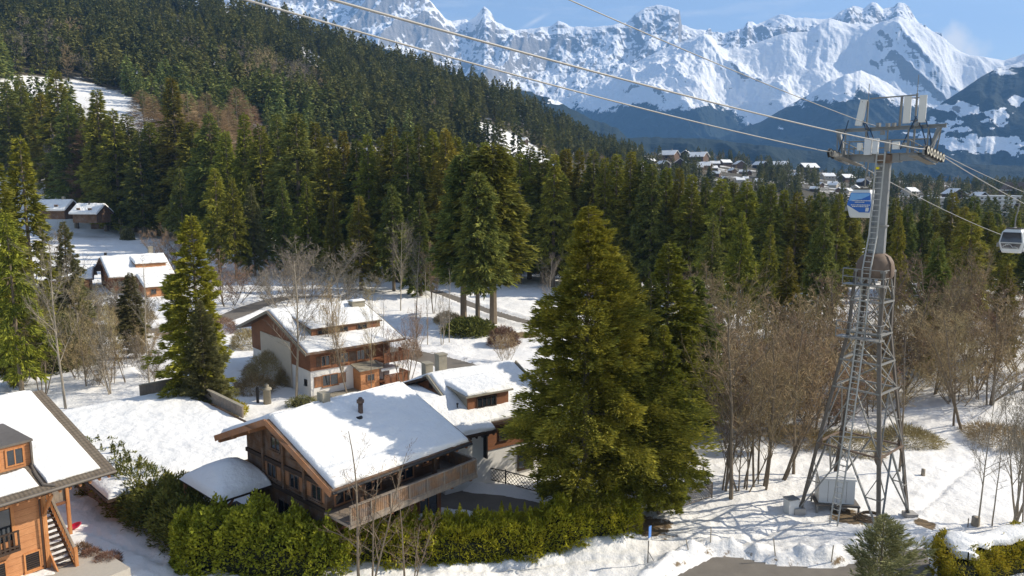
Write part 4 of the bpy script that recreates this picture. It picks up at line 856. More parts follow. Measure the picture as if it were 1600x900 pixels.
# --- near orange chalet at the left edge
def chalet_left():
    Hh = House('orange_chalet', 'orange timber chalet at the lower left corner with outside stairs and snowy tiled roof', 'chalet', (-24.4, 43.2), 53, 12.0, 10.0, 6.7, 10.0, 1.1)
    r = Hh.root
    # local x runs 0..L along the eave; the right-hand eave corner of the photograph is x = 0 here, the house extends to negative x
    L = 12.5; ze, zr, h = 6.7, 10.0, 10.0; rz = Hh.rz
    b = MB(); b.poly([(-L, 0, ze), (0, 0, ze), (0, h, zr), (-L, h, zr)], (0, 0, -0.2)); b.poly([(-L, 2*h, ze), (0, 2*h, ze), (0, h+0.003, zr), (-L, h+0.003, zr)], (0, 0, -0.2))
    rf = b.build('roof', M['wood_dark'], r)
    MB().poly([(-L, -0.05, ze+0.004), (0.04, -0.05, ze+0.004), (0.04, h, zr+0.004), (-L, h, zr+0.004)], (0, 0, 0.09)).build('roof_tiles', M['roof_tiles'], rf)
    MB().poly([(-L, 2*h, ze+0.004), (0.04, 2*h, ze+0.004), (0.04, h+0.01, zr+0.004), (-L, h+0.01, zr+0.004)], (0, 0, 0.09)).build('roof_tiles', M['roof_tiles'], rf)
    gt = MB(); gt.tube([(-L, -0.14, ze-0.02), (0.02, -0.14, ze-0.02)], 0.10, 8); gt.build('gutter', M['steel_dark'], rf)
    MB().beam((0.03, -0.04, ze-0.15), (0.03, h, zr-0.15), 0.05, 0.26).build('verge_board', M['wood_dark'], rf); MB().beam((0.03, 2*h, ze-0.15), (0.03, h, zr-0.15), 0.05, 0.26).build('verge_board', M['wood_dark'], rf)
    z_ = lambda y: rz(y)+0.098
    snow_slab('snow', [(-3.55, 0.42, z_(.42)), (-0.62, 0.42, z_(.42)), (-0.62, h, z_(h)), (-3.55, h, z_(h))], 0.16, M['roof_snow'], rf, 5, 44, 90, 0.2, ('y1', 'x0'))
    snow_slab('snow', [(-L, 3.45, z_(3.45)), (-3.55, 3.45, z_(3.45)), (-3.55, h, z_(h)), (-L, h, z_(h))], 0.16, M['roof_snow'], rf, 5, 80, 60, 0.05, ('y1', 'x1', 'x0', 'y0'))
    snow_slab('snow', [(-L, 0.42, z_(.42)), (-4.0, 0.42, z_(.42)), (-4.0, 2.2, z_(2.2)), (-L, 2.2, z_(2.2))], 0.15, M['roof_snow'], rf, 9, 80, 24, 0.2, ('x0',))
    snow_slab('snow', [(-L, 2*h-0.4, z_(.4)), (-0.6, 2*h-0.4, z_(.4)), (-0.6, h, z_(h)), (-L, h, z_(h))], 0.16, M['roof_snow'], rf, 12, 30, 30, 0.2, ('y1',))
    for i in range(22):
        o = MB().beam((-0.3-i*0.55, 0.02, ze-0.3), (-0.3-i*0.55, 2.0, rz(2.0)-0.3), 0.12, 0.16).build('rafter', M['wood_orange'], rf)
    for y in (0.9, 2.15, 5.0, 8.0): MB().b(-3.25, -0.02, y-0.11, y+0.11, rz(y)-0.48, rz(y)-0.205).build('purlin', M['wood_beam'], rf)
    # walls
    w_ = MB(); zb = 0.7
    w_.b(-L, -3.3, 2.1, 2.35, zb, rz(2.1)-0.22); pts = [(-3.3, 2.351, zb), (-3.3, 2*h-2.1, zb), (-3.3, 2*h-2.1, rz(2.1)-0.22), (-3.3, h, zr-0.22), (-3.3, 2.351, rz(2.35)-0.22)]
    w_.poly(pts, (-0.25, 0, 0)); w_.build('wall', M['wood_orange'], r)
    MB().b(-3.42, -3.18, 1.98, 2.22, zb, rz(2.1)-0.24).build('corner_post', M['wood_orange_vertical'], r)
    # dormer
    d = Hh.dormer(-7.6, -3.55, 2.45, 1.55, 7.2, 'steel_dark', 'wood_orange', None, roofm='steel_dark', apron='roof_tiles', over=0.12)
    for x in (-7.0, -5.6, -4.4): window(d, (x, 2.45, rz(2.45)+0.85), 0.8, 0.9, 'y', 'wood_orange_vertical', sill=False, dep=0.07)
    for x in (-7.65, -3.6): MB().beam((x+0.02, 2.3, rz(2.3)+0.12), (x+0.02, 2.3, rz(2.3)+1.6), 0.16, 0.1).build('dormer_trim', M['steel_dark'], d)
    vl = MB(); vl.tube([(-3.45, 7.0, z_(7.0)+0.05), (-3.5, 3.3, z_(3.3)+0.06), (-3.75, 1.4, z_(1.4)+0.06), (-3.8, 0.3, z_(.3)+0.08), (-3.3, 0.0, z_(0)+0.06)], 0.085, 6); vl.build('valley_gutter', M['steel_dark'], rf)
    # loggia with its small balcony
    lg = MB().b(-7.2, -5.0, 2.05, 2.098, 3.6, 5.5).build('window', M['glass'], r)
    for x in (-7.25, -4.95, -6.1): MB().b(x-0.09, x+0.09, 1.96, 2.096, 3.1, 5.62).build('frame', M['wood_orange_vertical'], lg)
    MB().b(-7.4, -4.86, 1.94, 2.094, 5.62, 5.8).build('lintel', M['wood_orange_vertical'], lg)
    bal = MB().b(-7.4, -4.85, 1.45, 2.093, 3.05, 3.2).build('balcony', M['wood_dark'], r)
    for i in range(11): MB().b(-7.3+i*0.24-0.05, -7.3+i*0.24+0.05, 1.48, 1.53, 3.2, 4.25).build('baluster', M['wood_dark'], bal)
    for z in (3.35, 4.25): MB().b(-7.4, -4.85, 1.45, 1.56, z-0.04, z+0.04).build('rail', M['wood_dark'], bal)
    # louvred cellar window and a second one
    for x in (-4.12, -5.9):
        f = window(r, (x, 2.1, 1.9), 0.72, 1.0, 'y', 'wood_orange_vertical', bars=0, glassm='glass')
        for k in range(7): MB().b(x-0.34, x+0.34, 1.99, 2.065, 1.48+k*0.13, 1.51+k*0.13).build('slat', M['wood_dark'], f)
    # downpipe
    dp = MB(); dp.tube([(-3.4, -0.12, ze-0.05), (-3.45, 0.4, ze-0.35), (-3.55, 1.9, 5.7), (-3.55, 1.95, 1.0)], 0.055, 8); dp.build('downpipe', M['copper_brown'], r, True)
    # brace under the eave
    MB().beam((-3.3, 2.0, 4.6), (-3.3, 0.7, 6.1), 0.16, 0.16).build('eave_brace', M['wood_orange_vertical'], r)
    # timber screen at the back of the stairs
    sc_ = MB().b(-3.1, -0.5, 6.0, 6.1, 3.4, 5.6).build('timber_screen', M['wood_grey'], r)
    for x in (-3.05, -0.5): MB().b(x-0.1, x+0.1, 5.85, 6.05, 1.0, 6.6).build('screen_post', M['wood_orange_vertical'], sc_)
    MB().b(-3.0, -0.6, 5.9, 5.98, 3.2, 3.38).build('screen_sill', M['wood_red'], sc_)
    # outside stairs along the gable wall
    st = MB(); n_ = 13; y0, z0, y1, z1 = 1.5, 1.15, 4.5, 4.2
    for k in range(n_):
        f = k/(n_-1); st.b(-3.15, -2.25, y0+(y1-y0)*f-0.17, y0+(y1-y0)*f+0.17, z0+(z1-z0)*f+0.02, z0+(z1-z0)*f+0.08)
    so = st.build('stair', M['wood_grey'], r)
    for x in (-3.17, -2.2): MB().beam((x, y0-0.35, z0-0.15), (x, y1+0.1, z1-0.05), 0.08, 0.3).build('stringer', M['wood_orange_vertical'], so)
    for dz, sz in ((0.22, 0.07), (1.12, 0.13)): MB().beam((-2.2, y0-0.5, z0+dz-0.1), (-2.2, y1+0.15, z1+dz), 0.14 if dz > 1 else 0.08, sz).build('handrail', M['wood_grey'], so)
    for k in range(19):
        f = k/18; MB().b(-2.23, -2.17, y0-0.42+(y1-y0+0.5)*f-0.045, y0-0.42+(y1-y0+0.5)*f+0.045, z0+(z1-z0)*f+0.1, z0+(z1-z0)*f+1.05).build('baluster', M['wood_orange_vertical'], so)
    MB().b(-2.29, -2.11, y0-0.68, y0-0.48, 0.9, z0+1.15).build('newel_post', M['wood_orange_vertical'], so)
    MB().b(-3.28, -2.1, 4.75, 6.0, 4.05, 4.2).build('landing', M['wood_grey'], so)
    tr = MB().b(-7.5, -0.35, -1.9, 2.09, 0.55, 1.12); tag(tr.build('terrace', M['stone_slab'], None), 'pale paved terrace at the foot of the orange chalet', 'terrace'); t_ = bpy.data.objects['terrace']; t_.location = r.location; t_.rotation_euler = r.rotation_euler
    return Hh
HL = chalet_left()
# --- chalet behind with the wide dormer
def chalet_behind():
    Hh = House('white_walled_chalet', 'white-walled chalet with reddish dormer, just behind the brown chalet', 'chalet', (-3.1, 54.5), 34, 8.9, 7.2, 5.0, 8.1)
    r = Hh.root; L, h = 8.9, 7.2; rz = Hh.rz
    b = MB(); b.poly([(-2.4, 0, 5.0), (2.3, 0, 5.0), (2.3, 0.75, rz(.75)), (L, 0.75, rz(.75)), (L, h, 8.1), (0, h, 8.1), (0, 4.4, rz(4.4)), (-2.4, 4.4, rz(4.4))], (0, 0, -0.22))
    b.poly([(-2.4, 2*h, 5.0), (L, 2*h, 5.0), (L, h+0.003, 8.1), (-0.0, h+0.003, 8.1), (-2.4, 10, rz(10))], (0, 0, -0.22))
    rf = b.build('roof', M['wood_dark'], r)
    snow_slab('snow', [(-2.3, 0.1, rz(.1)), (2.25, 0.1, rz(.1)), (2.25, 0.9, rz(.9)), (-2.3, 0.9, rz(.9))], 0.26, M['roof_snow'], rf, 2, 50, 12, 0.25, ('y1',))
    snow_slab('snow', [(-2.3, 0.9, rz(.9)), (L-0.25, 0.9, rz(.9)), (L-0.25, 4.4, rz(4.4)), (-2.3, 4.4, rz(4.4))], 0.26, M['roof_snow'], rf, 2, 110, 40, 0.25, ('y1', 'y0'))
    snow_slab('snow', [(0.15, 4.4, rz(4.4)), (L-0.25, 4.4, rz(4.4)), (L-0.25, h, rz(h)), (0.15, h, rz(h))], 0.26, M['roof_snow'], rf, 2, 90, 30, 0.25, ('y1', 'y0'))
    snow_slab('snow', [(-2.2, 2*h-.1, rz(.1)), (L-0.2, 2*h-.1, rz(.1)), (L-0.2, h, rz(h)), (0.15, h, rz(h))], 0.26, M['roof_snow'], rf, 7, 40, 20, 0.25, ('y1',))
    snow_slab('snow', [(-2.3, 4.45, rz(4.4)), (-0.1, 4.45, rz(4.4)), (-0.1, 9.9, rz(4.5)), (-2.3, 9.9, rz(4.5))], 0.14, M['roof_snow'], rf, 17, 20, 20, 0.25)
    gb = MB().poly([(0.35, 4.6, rz(4.4)-0.1), (0.35, 9.8, rz(4.4)-0.1), (0.35, h, 7.85)], (0.1, 0, 0)).build('gable_wall', M['wood_red'], r)
    for y in (6.4, 7.3): MB().b(0.30, 0.348, y-0.28, y+0.28, 6.95, 7.35).build('shutter', M['wood_dark'], gb)
    for a in ((4.3, h), (10.1, h)): MB().beam((-0.02, a[0], rz(a[0])-0.05), (-0.02, h, 8.1), 0.12, 0.3).build('verge_board', M['moss_stone'], rf)
    MB().beam((L+0.06, 0.7, rz(.7)), (L+0.06, h, 8.12), 0.12, 0.34).build('verge_board', M['moss_stone'], rf)
    Hh.walls(-1.6, 8.2, 1.4, 13.0, -0.2, 'plaster', 'lower_wall', 3.2)
    wu = MB().b(-1.6, 8.2, 1.4, 1.65, 3.203, rz(1.4)-0.23); wu.b(-1.6, -1.35, 1.65, 13, 3.203, 5.4); wu.b(7.95, 8.2, 1.65, 13, 3.203, 5.4); wu.b(-1.35, 7.95, 12.75, 13, 3.203, 5.4); wu.build('upper_wall', M['plaster'], r)
    MB().b(2.0, 8.1, 1.30, 1.396, 2.9, rz(1.4)-0.25).build('timber_cladding', M['wood_red'], r)
    MB().b(1.9, 2.02, 0.9, 1.39, 2.4, 5.0).build('side_screen', M['black_metal'], r)
    window(r, (3.8, 1.3, 4.1), 0.8, 0.9, 'y', 'wood_dark'); window(r, (0.3, 1.4, 1.6), 0.9, 1.1, 'y', 'wood_dark'); window(r, (6.3, 1.3, 4.1), 0.8, 0.9, 'y', 'wood_dark'); window(r, (6.0, 1.4, 1.6), 1.4, 1.9, 'y', 'wood_dark')
    for i in range(9): MB().beam((-2.1+i*0.52, 0.03, 4.68), (-2.1+i*0.52, 0.9, 5.02), 0.13, 0.16).build('rafter', M['wood_dark'], rf)
    d = Hh.dormer(1.0, 4.9, 2.25, 1.35, 5.7, 'moss_stone', 'wood_red', 'roof_snow', 0.26, 'moss_stone', 0.3)
    window(d, (2.75, 2.25, rz(2.25)+0.7), 1.7, 0.75, 'y', 'wood_dark', bars=3, glassm='glass', sill=False)
    c1 = MB().b(0.2, 0.9, 7.9, 8.7, 7.5, 8.9); c1.b(0.15, 0.95, 7.85, 8.75, 8.9, 9.0); c1.build('chimney', M['moss_stone'], r)
    c2 = MB().b(2.3, 3.1, 9.4, 10.2, 7.0, 9.1).b(2.25, 3.15, 9.35, 10.25, 9.1, 9.22); c2.build('chimney', M['moss_stone'], r)
    MB().lathe([(0.05, -0.1), (0.05, 0.35), (0.09, 0.36), (0.09, 0.46)], (0.3, 2.7, rz(2.7)+0.2), 8).build('vent_pipe', M['black_metal'], r)
chalet_behind()
# --- beige and white chalet farther back
def chalet_beige():
    Hh = House('large_chalet', 'large snow-roofed chalet with white lower walls behind slender bare trees', 'chalet', (-22.9, 80.0), 40.7, 12.9, 10.5, 5.5, 9.0)
    r = Hh.root; rz = Hh.rz; Hh.roof('wood_brown', 'roof_snow_thin', 0.18, inset=(0.2, 0.1, 0.1), verge='moss_stone')
    Hh.walls(1.2, 11.6, 1.6, 18.5, -0.3, 'plaster', 'lower_wall', 3.0)
    w_ = MB(); w_.b(1.15, 11.65, 1.45, 1.7, 3.003, rz(1.6)-0.25); w_.poly([(1.15, 1.701, 3.003), (1.15, 18.6, 3.003), (1.15, 18.6, rz(18.6)-0.24), (1.15, 10.5, 8.76), (1.15, 1.701, rz(1.7)-0.25)], (0.2, 0, 0))
    w_.poly([(11.65, 1.701, 3.003), (11.65, 18.6, 3.003), (11.65, 18.6, rz(18.6)-0.24), (11.65, 10.5, 8.76), (11.65, 1.701, rz(1.7)-0.25)], (-0.2, 0, 0)); w_.build('upper_wall', M['wood_red'], r)
    MB().b(1.05, 1.148, 6.5, 15.5, -0.3, 5.6).build('stone_facing', M['plaster_beige'], r)
    d = Hh.dormer(2.2, 11.3, 3.1, 0.95, 8.2, 'moss_stone', 'wood_red', 'roof_snow_thin', 0.16, 'wood_brown', 0.22)
    for x in (3.6, 6.2, 8.8): window(d, (x, 3.1, rz(3.1)+0.5), 1.2, 0.45, 'y', 'wood_brown', sill=False)
    ch = MB().b(10.4, 12.2, 8.3, 9.4, 8.0, 9.2).b(10.3, 12.3, 8.2, 9.5, 9.2, 9.32).build('chimney', M['moss_stone'], r); snow_slab('snow', [(10.35, 8.25, 9.32), (12.25, 8.25, 9.32), (12.25, 9.45, 9.32), (10.35, 9.45, 9.32)], 0.15, M['roof_snow'], ch, 3, 12, 10)
    MB().lathe([(0.05, -0.2), (0.05, 0.7), (0.14, 0.72), (0.14, 0.85)], (6.3, 8.2, rz(8.2)+0.2), 8).build('vent_pipe', M['steel_dark'], r)
    window(r, (3.6, 1.6, 1.6), 1.9, 1.2, 'y', 'wood_beam', shutters='wood_beam'); window(r, (1.15, 2.8, 1.5), 0.4, 0.5, 'x', 'black_metal')
    for x in (3.0, 5.4, 7.6): window(r, (x, 1.45, 4.0), 1.0, 1.1, 'y', 'wood_beam', shutters='wood_brown')
    an = MB().b(6.6, 9.1, -0.2, 1.58, -0.1, 2.5).build('porch', M['wood_orange'], r); window(an, (7.9, -0.2, 1.5), 0.9, 0.7, 'y', 'wood_beam')
    MB().poly([(6.2, -0.6, 2.5), (9.4, -0.6, 2.5), (9.4, 1.55, 3.0), (6.2, 1.55, 3.0)], (0, 0, 0.12)).build('porch_roof', M['moss_stone'], an)
    for z in (0.4, 3.05):
        fl = MB().b(9.5, 12.9, -0.8, 1.44, z, z+0.15).build('balcony', M['wood_red'], r)
        planks_rail(fl, (9.5, -0.75), (12.85, -0.75), z+1.15, z+0.15, 'wood_red', 'wood_red', 3, name='balustrade'); planks_rail(fl, (12.85, -0.75), (12.85, 1.4), z+1.15, z+0.15, 'wood_red', 'wood_red', 2, name='balustrade')
    MB().b(9.5, 12.6, 0.0, 1.5, 1.9, 2.2).build('snow', M['plain_snow'], r)
    MB().b(0.9, 10.2, 0.1, 1.59, -0.3, 0.08).build('plinth', M['moss_stone'], r)
chalet_beige()
# --- orange-brown chalet in the snowy garden
def chalet_garden():
    Hh = House('garden_chalet', 'orange-brown chalet with thick roof snow in the garden on the left', 'chalet', (-86, 155.5), 38, 13.5, 9.0, 4.5, 8.2)
    r = Hh.root; rz = Hh.rz; Hh.roof('wood_brown', 'roof_snow', 0.42, verge='wood_brown')
    Hh.walls(1.2, 12.4, 1.2, 16.5, -1.5, 'wood_red'); Hh.walls(1.1, 12.5, 1.1, 16.6, -1.6, 'plaster', 'lower_wall', 0.9)
    Hh.dormer(6.0, 12.2, 2.8, 1.2, 7.6, 'wood_brown', 'wood_orange', 'roof_snow', 0.4, 'wood_brown', 0.3, None)
    wing = MB().b(6.0, 11.6, -6.2, 1.09, 0.6, 2.6).build('wing', M['wood_orange'], r); MB().b(6.0, 11.6, -6.2, 1.08, -1.6, 0.597).build('wing_base', M['plaster'], wing)
    MB().poly([(5.4, -6.8, 2.6), (12.2, -6.8, 2.6), (12.2, 0.8, 4.6), (5.4, 0.8, 4.6)], (0, 0, 0.15)).build('wing_roof', M['wood_brown'], wing)
    snow_slab('snow', [(5.5, -6.7, 2.77), (12.1, -6.7, 2.77), (12.1, 0.7, 4.74), (5.5, 0.7, 4.74)], 0.42, M['roof_snow'], wing, 5, 40, 30)
    for x in (7.4, 9.6): window(wing, (x, -6.2, 1.7), 0.9, 0.8, 'y', 'wood_brown')
    for x in (2.6, 5.0): window(r, (x, 1.2, 3.0), 1.0, 1.0, 'y', 'wood_brown')
    for y in (3.5, 7.0, 11.0): window(r, (1.2, y, 3.4), 1.0, 1.0, 'x', 'wood_orange')
    MB().b(10.2, 11.1, 9.4, 10.3, 7.5, 9.9).b(10.1, 11.2, 9.3, 10.4, 9.9, 10.1).build('chimney', M['moss_stone'], r)
    MB().lathe([(0.3, -0.3), (0.3, 0.9), (0.2, 1.0)], (1.5, 10.4, 8.2), 10).build('vent_pipe', M['black_metal'], r)
    st = MB()
    for k in range(9): st.b(0.2-k*0.05, 1.0, -0.6-k*0.28, -0.35-k*0.28, 2.2-k*0.3, 2.3-k*0.3)
    st.build('stair', M['moss_stone'], r)
chalet_garden()
def cabin(name, label, ridge0, ridge1, Y, L, half, ze, zr, z0, ang, wallm):
    x, y, z = at(ridge0[0], ridge0[1], Y); a = math.radians(ang); C = (x+math.sin(a)*half, y-math.cos(a)*half)
    Hh = House(name, label, 'chalet', C, ang, L, half, ze+z0, zr+z0); Hh.roof('wood_brown', 'roof_snow', 0.7, inset=(0.1, 0.1, 0.05)); Hh.walls(0.9, L-0.9, 0.9, 2*half-0.9, z0-3, wallm)
    for xx in (L*0.3, L*0.7): window(Hh.root, (xx, 0.9, z0+1.6), 1.2, 1.0, 'y', 'wood_orange')
    return Hh
zc = at(122, 320, 262)[2]; k = cabin('snowy_cabin', 'right one of two far cabins with deep roof snow, in front of dark spruces', (120, 320), None, 262, 11.0, 4.5, 0, 3.2, zc-3.2, -8, 'wood_brown')
MB().lathe([(0.22, 0), (0.22, 1.8)], (5.5, 3.6, zc-0.4), 8).build('flue', M['black_metal'], k.root)
zc2 = at(66, 314, 268)[2]; k = cabin('snowy_cabin', 'left one of two far cabins with deep roof snow, partly behind a pale spruce', (63, 314), None, 268, 12.5, 5.0, 0, 3.4, zc2-3.4, -4, 'wood_brown')
MB().b(8.5, 9.4, 4.5, 5.4, zc2-0.4, zc2+1.6).build('chimney', M['moss_stone'], k.root)
# low snow-covered roof behind the hedge
def low_roof():
    C = onz(305, 742, 1.9); r = tag(empty('garage', (C[0]-1.5, C[1]-2.0, 0), math.radians(47.8)), 'low building with wide snow-covered roof behind the dark hedge', 'garage')
    MB().b(-3, 10.0, 0.5, 20, -0.3, 2.0).build('wall', M['wood_brown'], r)
    rf = MB().poly([(-4, -0.3, 1.9), (10.8, -0.3, 1.9), (10.8, 20.6, 3.0), (-4, 20.6, 3.0)], (0, 0, 0.2)).build('roof', M['wood_dark'], r)
    snow_slab('snow', [(-3.9, -0.2, 2.12), (10.3, -0.2, 2.12), (10.3, 20.5, 3.2), (-3.9, 20.5, 3.2)], 0.45, M['roof_snow'], rf, 5, 90, 90, 1.2)
    for a, b_ in (((10.6, 8.0, 2.6), (10.6, 20.6, 3.1)), ((10.6, 20.6, 3.1), (6.4, 20.6, 3.1))):
        MB().beam((*a[:2], a[2]+0.75), (*b_[:2], b_[2]+0.75), 0.14, 1.1).build('parapet', M['wood_grey'], rf); MB().beam((*a[:2], a[2]+1.34), (*b_[:2], b_[2]+1.34), 0.34, 0.08).build('coping', M['moss_stone'], rf)
low_roof()
# small house half hidden at the far left of the garden
cab = House('hidden_chalet', 'small orange-walled chalet half hidden behind a pale spruce on the left', 'chalet', onz(55, 440, 3.5), 25, 11, 5, 3.5, 5.8); cab.roof('wood_brown', 'roof_snow', 0.45); cab.walls(1, 10, 1, 9, -0.5, 'wood_orange')
for x in (3, 6, 8.5): window(cab.root, (x, 1, 2.2), 1.0, 1.0, 'y', 'wood_brown')

# ------------------------------------------------------------------ the cable car pylon
TX, TY = 25.2, 51.5
def tc_(z): return Vector((TX+0.02*z, TY, z))
DV = Vector((math.sin(math.radians(45)), math.cos(math.radians(45)), 0)); CV = Vector((DV.y, -DV.x, 0))       # rope direction, crossarm direction
def hd(z): return float(np.interp(z, [0, 13.7, 18.2], [3.9, 1.5, 1.36]))
CORN = [Vector((-1, 0.12, 0)), Vector((0, -1, 0)), Vector((1, -0.12, 0)), Vector((0, 1, 0))]
def cn(i, z): return tc_(z)+CORN[i % 4]*hd(z)
def pylon():
    r = tag(empty('cable_car_pylon', (TX, TY, 0)), 'tall grey lattice pylon carrying the gondola ropes, with ladder and antennas', 'pylon'); off = Vector((-TX, -TY, 0))
    def P(mb, name, m, par=None, smooth=False):
        mb.v = [(v[0]-TX, v[1]-TY, v[2]) for v in mb.v]; return mb.build(name, M[m], par or r, smooth)
    for i in range(4):
        m = MB(); zs = [-0.4, 5.4, 9.7, 13.7, 18.2]; o_ = CORN[i]; sd_ = Vector((-o_.y, o_.x, 0))
        for a, b in zip(zs[:-1], zs[1:]):
            pa, pb = cn(i, a), cn(i, b)
            for sg in (-1, 1): m.beam(pa+sd_*0.085*sg-o_*0.07, pb+sd_*0.085*sg-o_*0.07, 0.19, 0.05, (o_+sd_*sg).normalized())
            m.beam(pa, pb, 0.08, 0.10)
        P(m, 'leg', 'steel_dark')
        g = MB()
        for z, s_ in ((5.4, 0.75), (9.7, 0.6), (13.7, 0.35), (16.0, 0.35)):
            for j in (1, -1):
                d = (cn(i+j, z)-cn(i, z)).normalized(); p = cn(i, z)+d*0.03
                up_ = (cn(i, z+1)-cn(i, z)).normalized(); nn = d.cross(up_).normalized()*0.02
                g.poly([p-up_*s_*1.2, p+d*s_*0.45-up_*s_*0.35, p+d*s_*0.45+up_*s_*0.35, p+up_*s_*1.2], nn)
        P(g, 'gusset', 'rust_steel')
        f = MB().box((*(cn(i, 0).xy), 0.10), (0.8, 0.8, 0.5)); P(f, 'footing', 'concrete')
    lv = [5.4, 9.7, 11.7, 13.7, 16.0, 18.1]
    for i in range(4):
        for z in lv: P(MB().beam(cn(i, z), cn(i+1, z), 0.12, 0.12), 'girt', 'galvanised' if z > 6 else 'rust_steel')
    for k in range(2):     # plan bracing of the lowest level
        P(MB().beam((cn(k, 5.4)+cn(k+1, 5.4))/2, (cn(k+1, 5.4)+cn(k+2, 5.4))/2, 0.08, 0.08), 'strut', 'galvanised'); P(MB().beam((cn(k+2, 5.4)+cn(k+3, 5.4))/2, (cn(k+3, 5.4)+cn(k+4, 5.4))/2, 0.08, 0.08), 'strut', 'galvanised')
    for i in range(4):
        a0, b0, a1, b1 = cn(i, 0.2), cn(i+1, 0.2), cn(i, 5.4), cn(i+1, 5.4); mid = (a1+b1)/2
        for p0, q1 in ((a0, a1), (b0, b1)):
            P(MB().beam(mid, p0, 0.13, 0.10), 'brace', 'steel')
            h_ = mid.lerp(p0, 0.55); leg_ = p0.lerp(q1, 0.45); P(MB().beam(h_, leg_, 0.07, 0.07), 'strut', 'galvanised'); P(MB().beam(h_, p0.lerp(q1, 0.78), 0.06, 0.06), 'strut', 'galvanised')
        for lo, hi, kind in ((5.4, 9.7, 'V'), (9.7, 11.7, 'X'), (11.7, 13.7, 'X'), (13.7, 16.0, 'X'), (16.0, 18.1, 'V')):
            a0, b0, a1, b1 = cn(i, lo), cn(i+1, lo), cn(i, hi), cn(i+1, hi)
            if kind == 'X': P(MB().beam(a0, b1, 0.07, 0.07), 'brace', 'galvanised'); P(MB().beam(b0, a1, 0.07, 0.07), 'brace', 'galvanised')
            else:
                mid = (a1+b1)/2; P(MB().beam(mid, a0, 0.09, 0.08), 'brace', 'galvanised'); P(MB().beam(mid, b0, 0.09, 0.08), 'brace', 'galvanised')
                P(MB().beam(mid.lerp(a0, .5), a0.lerp(a1, .45), 0.06, 0.06), 'strut', 'galvanised'); P(MB().beam(mid.lerp(b0, .5), b0.lerp(b1, .45), 0.06, 0.06), 'strut', 'galvanised')
    mdir = ((CORN[0]+CORN[1])/2).normalized(); tdir = Vector((-mdir.y, mdir.x, 0))
    for z in (13.45, 17.2):           # two service platforms with railings on the ladder side
        c = tc_(z)+mdir*(hd(z)*0.72+0.45); w2 = hd(z)*0.85+0.2
        pf = P(MB().beam(c-tdir*w2, c+tdir*w2, 0.9, 0.07), 'platform', 'galvanised')
        for h_ in (0.55, 1.1):
            P(MB().beam(c-tdir*w2+mdir*.42+Vector((0, 0, h_)), c+tdir*w2+mdir*.42+Vector((0, 0, h_)), 0.05, 0.05), 'rail', 'galvanised', pf)
            for sg in (-1, 1): P(MB().beam(c+tdir*w2*sg+mdir*.42+Vector((0, 0, h_)), c+tdir*w2*sg-mdir*.42+Vector((0, 0, h_)), 0.05, 0.05), 'rail', 'galvanised', pf)
        for sg in (-1, -0.35, 0.35, 1): P(MB().beam(c+tdir*w2*sg+mdir*.42, c+tdir*w2*sg+mdir*.42+Vector((0, 0, 1.12)), 0.05, 0.05), 'rail_post', 'galvanised', pf)
    c0 = tc_(17.6); P(MB().lathe([(1.12, 0), (1.22, 0.2), (1.24, 0.75), (1.16, 1.15), (0.95, 1.5), (0.62, 1.72), (0.5, 1.75)], c0, 24), 'dome', 'rust_steel', None, True)
    for a in (0.4, 1.97, 3.54, 5.11): P(MB().poly([c0+Vector((math.cos(a)*x, math.sin(a)*x, z)) for x, z in ((0.5, 1.75), (1.0, 1.55), (1.28, 1.1), (1.34, 0.2), (1.1, 0.1), (0.9, 1.2))], Vector((-math.sin(a), math.cos(a), 0))*0.05), 'dome_rib', 'rust_steel')
    sh = MB(); n8 = 8; zs = [(18.9, 0.56), (21.2, 0.52), (21.3, 0.50), (26.1, 0.43)]
    vs = []
    for z, rr in zs:
        c = tc_(z)
        for k in range(n8): a = math.pi*2*k/n8+0.39; vs.append(c+Vector((math.cos(a)*rr, math.sin(a)*rr, 0)))
    fs = [(i*n8+k, i*n8+(k+1) % n8, (i+1)*n8+(k+1) % n8, (i+1)*n8+k) for i in range(len(zs)-1) for k in range(n8)]
    sh.add(vs, fs); P(sh, 'shaft', 'steel')
    for z in (21.25, 19.0): P(MB().lathe([(0.5, -0.05), (0.62, -0.05), (0.62, 0.05), (0.5, 0.05)], tc_(z), 16), 'flange', 'galvanised')
    # the ladder from the snow to the head
    pts = [tc_(z)+mdir*d for z, d in ((-0.1, 3.25), (5.4, 2.35), (13.6, 1.45), (18.2, 1.42), (20.6, 0.85), (26.3, 0.72))]
    la = MB()
    for sg in (-1, 1):
        for a, b in zip(pts[:-1], pts[1:]): la.beam(a+tdir*.27*sg, b+tdir*.27*sg, 0.07, 0.09)
    for a, b in zip(pts[:-1], pts[1:]):
        k = int((b-a).length/0.38)
        for j in range(k): p = a.lerp(b, (j+.5)/k); la.beam(p-tdir*.27, p+tdir*.27, 0.045, 0.045)
    P(la, 'ladder', 'ladder_metal')
    for a, b in zip(pts[:-1], pts[1:]):
        for j in (0.3, 0.8): p = a.lerp(b, j); z = p.z; P(MB().beam(p, tc_(z)+mdir*(0.45 if z > 18.5 else hd(max(z, 0))*0.70), 0.05, 0.05), 'ladder_bracket', 'galvanised')
    sb = tc_(25.2)+mdir*0.80-tdir*0.1; P(MB().box(sb, (0.16, 0.16, 0.16), 0.6), 'yellow_tag', 'yellow_paint')
    # the head: crossarm, walkways, lifting frame
    Z0 = 25.85; hc = 2.9; S1, S2 = tc_(Z0)-CV*hc, tc_(Z0)+CV*hc
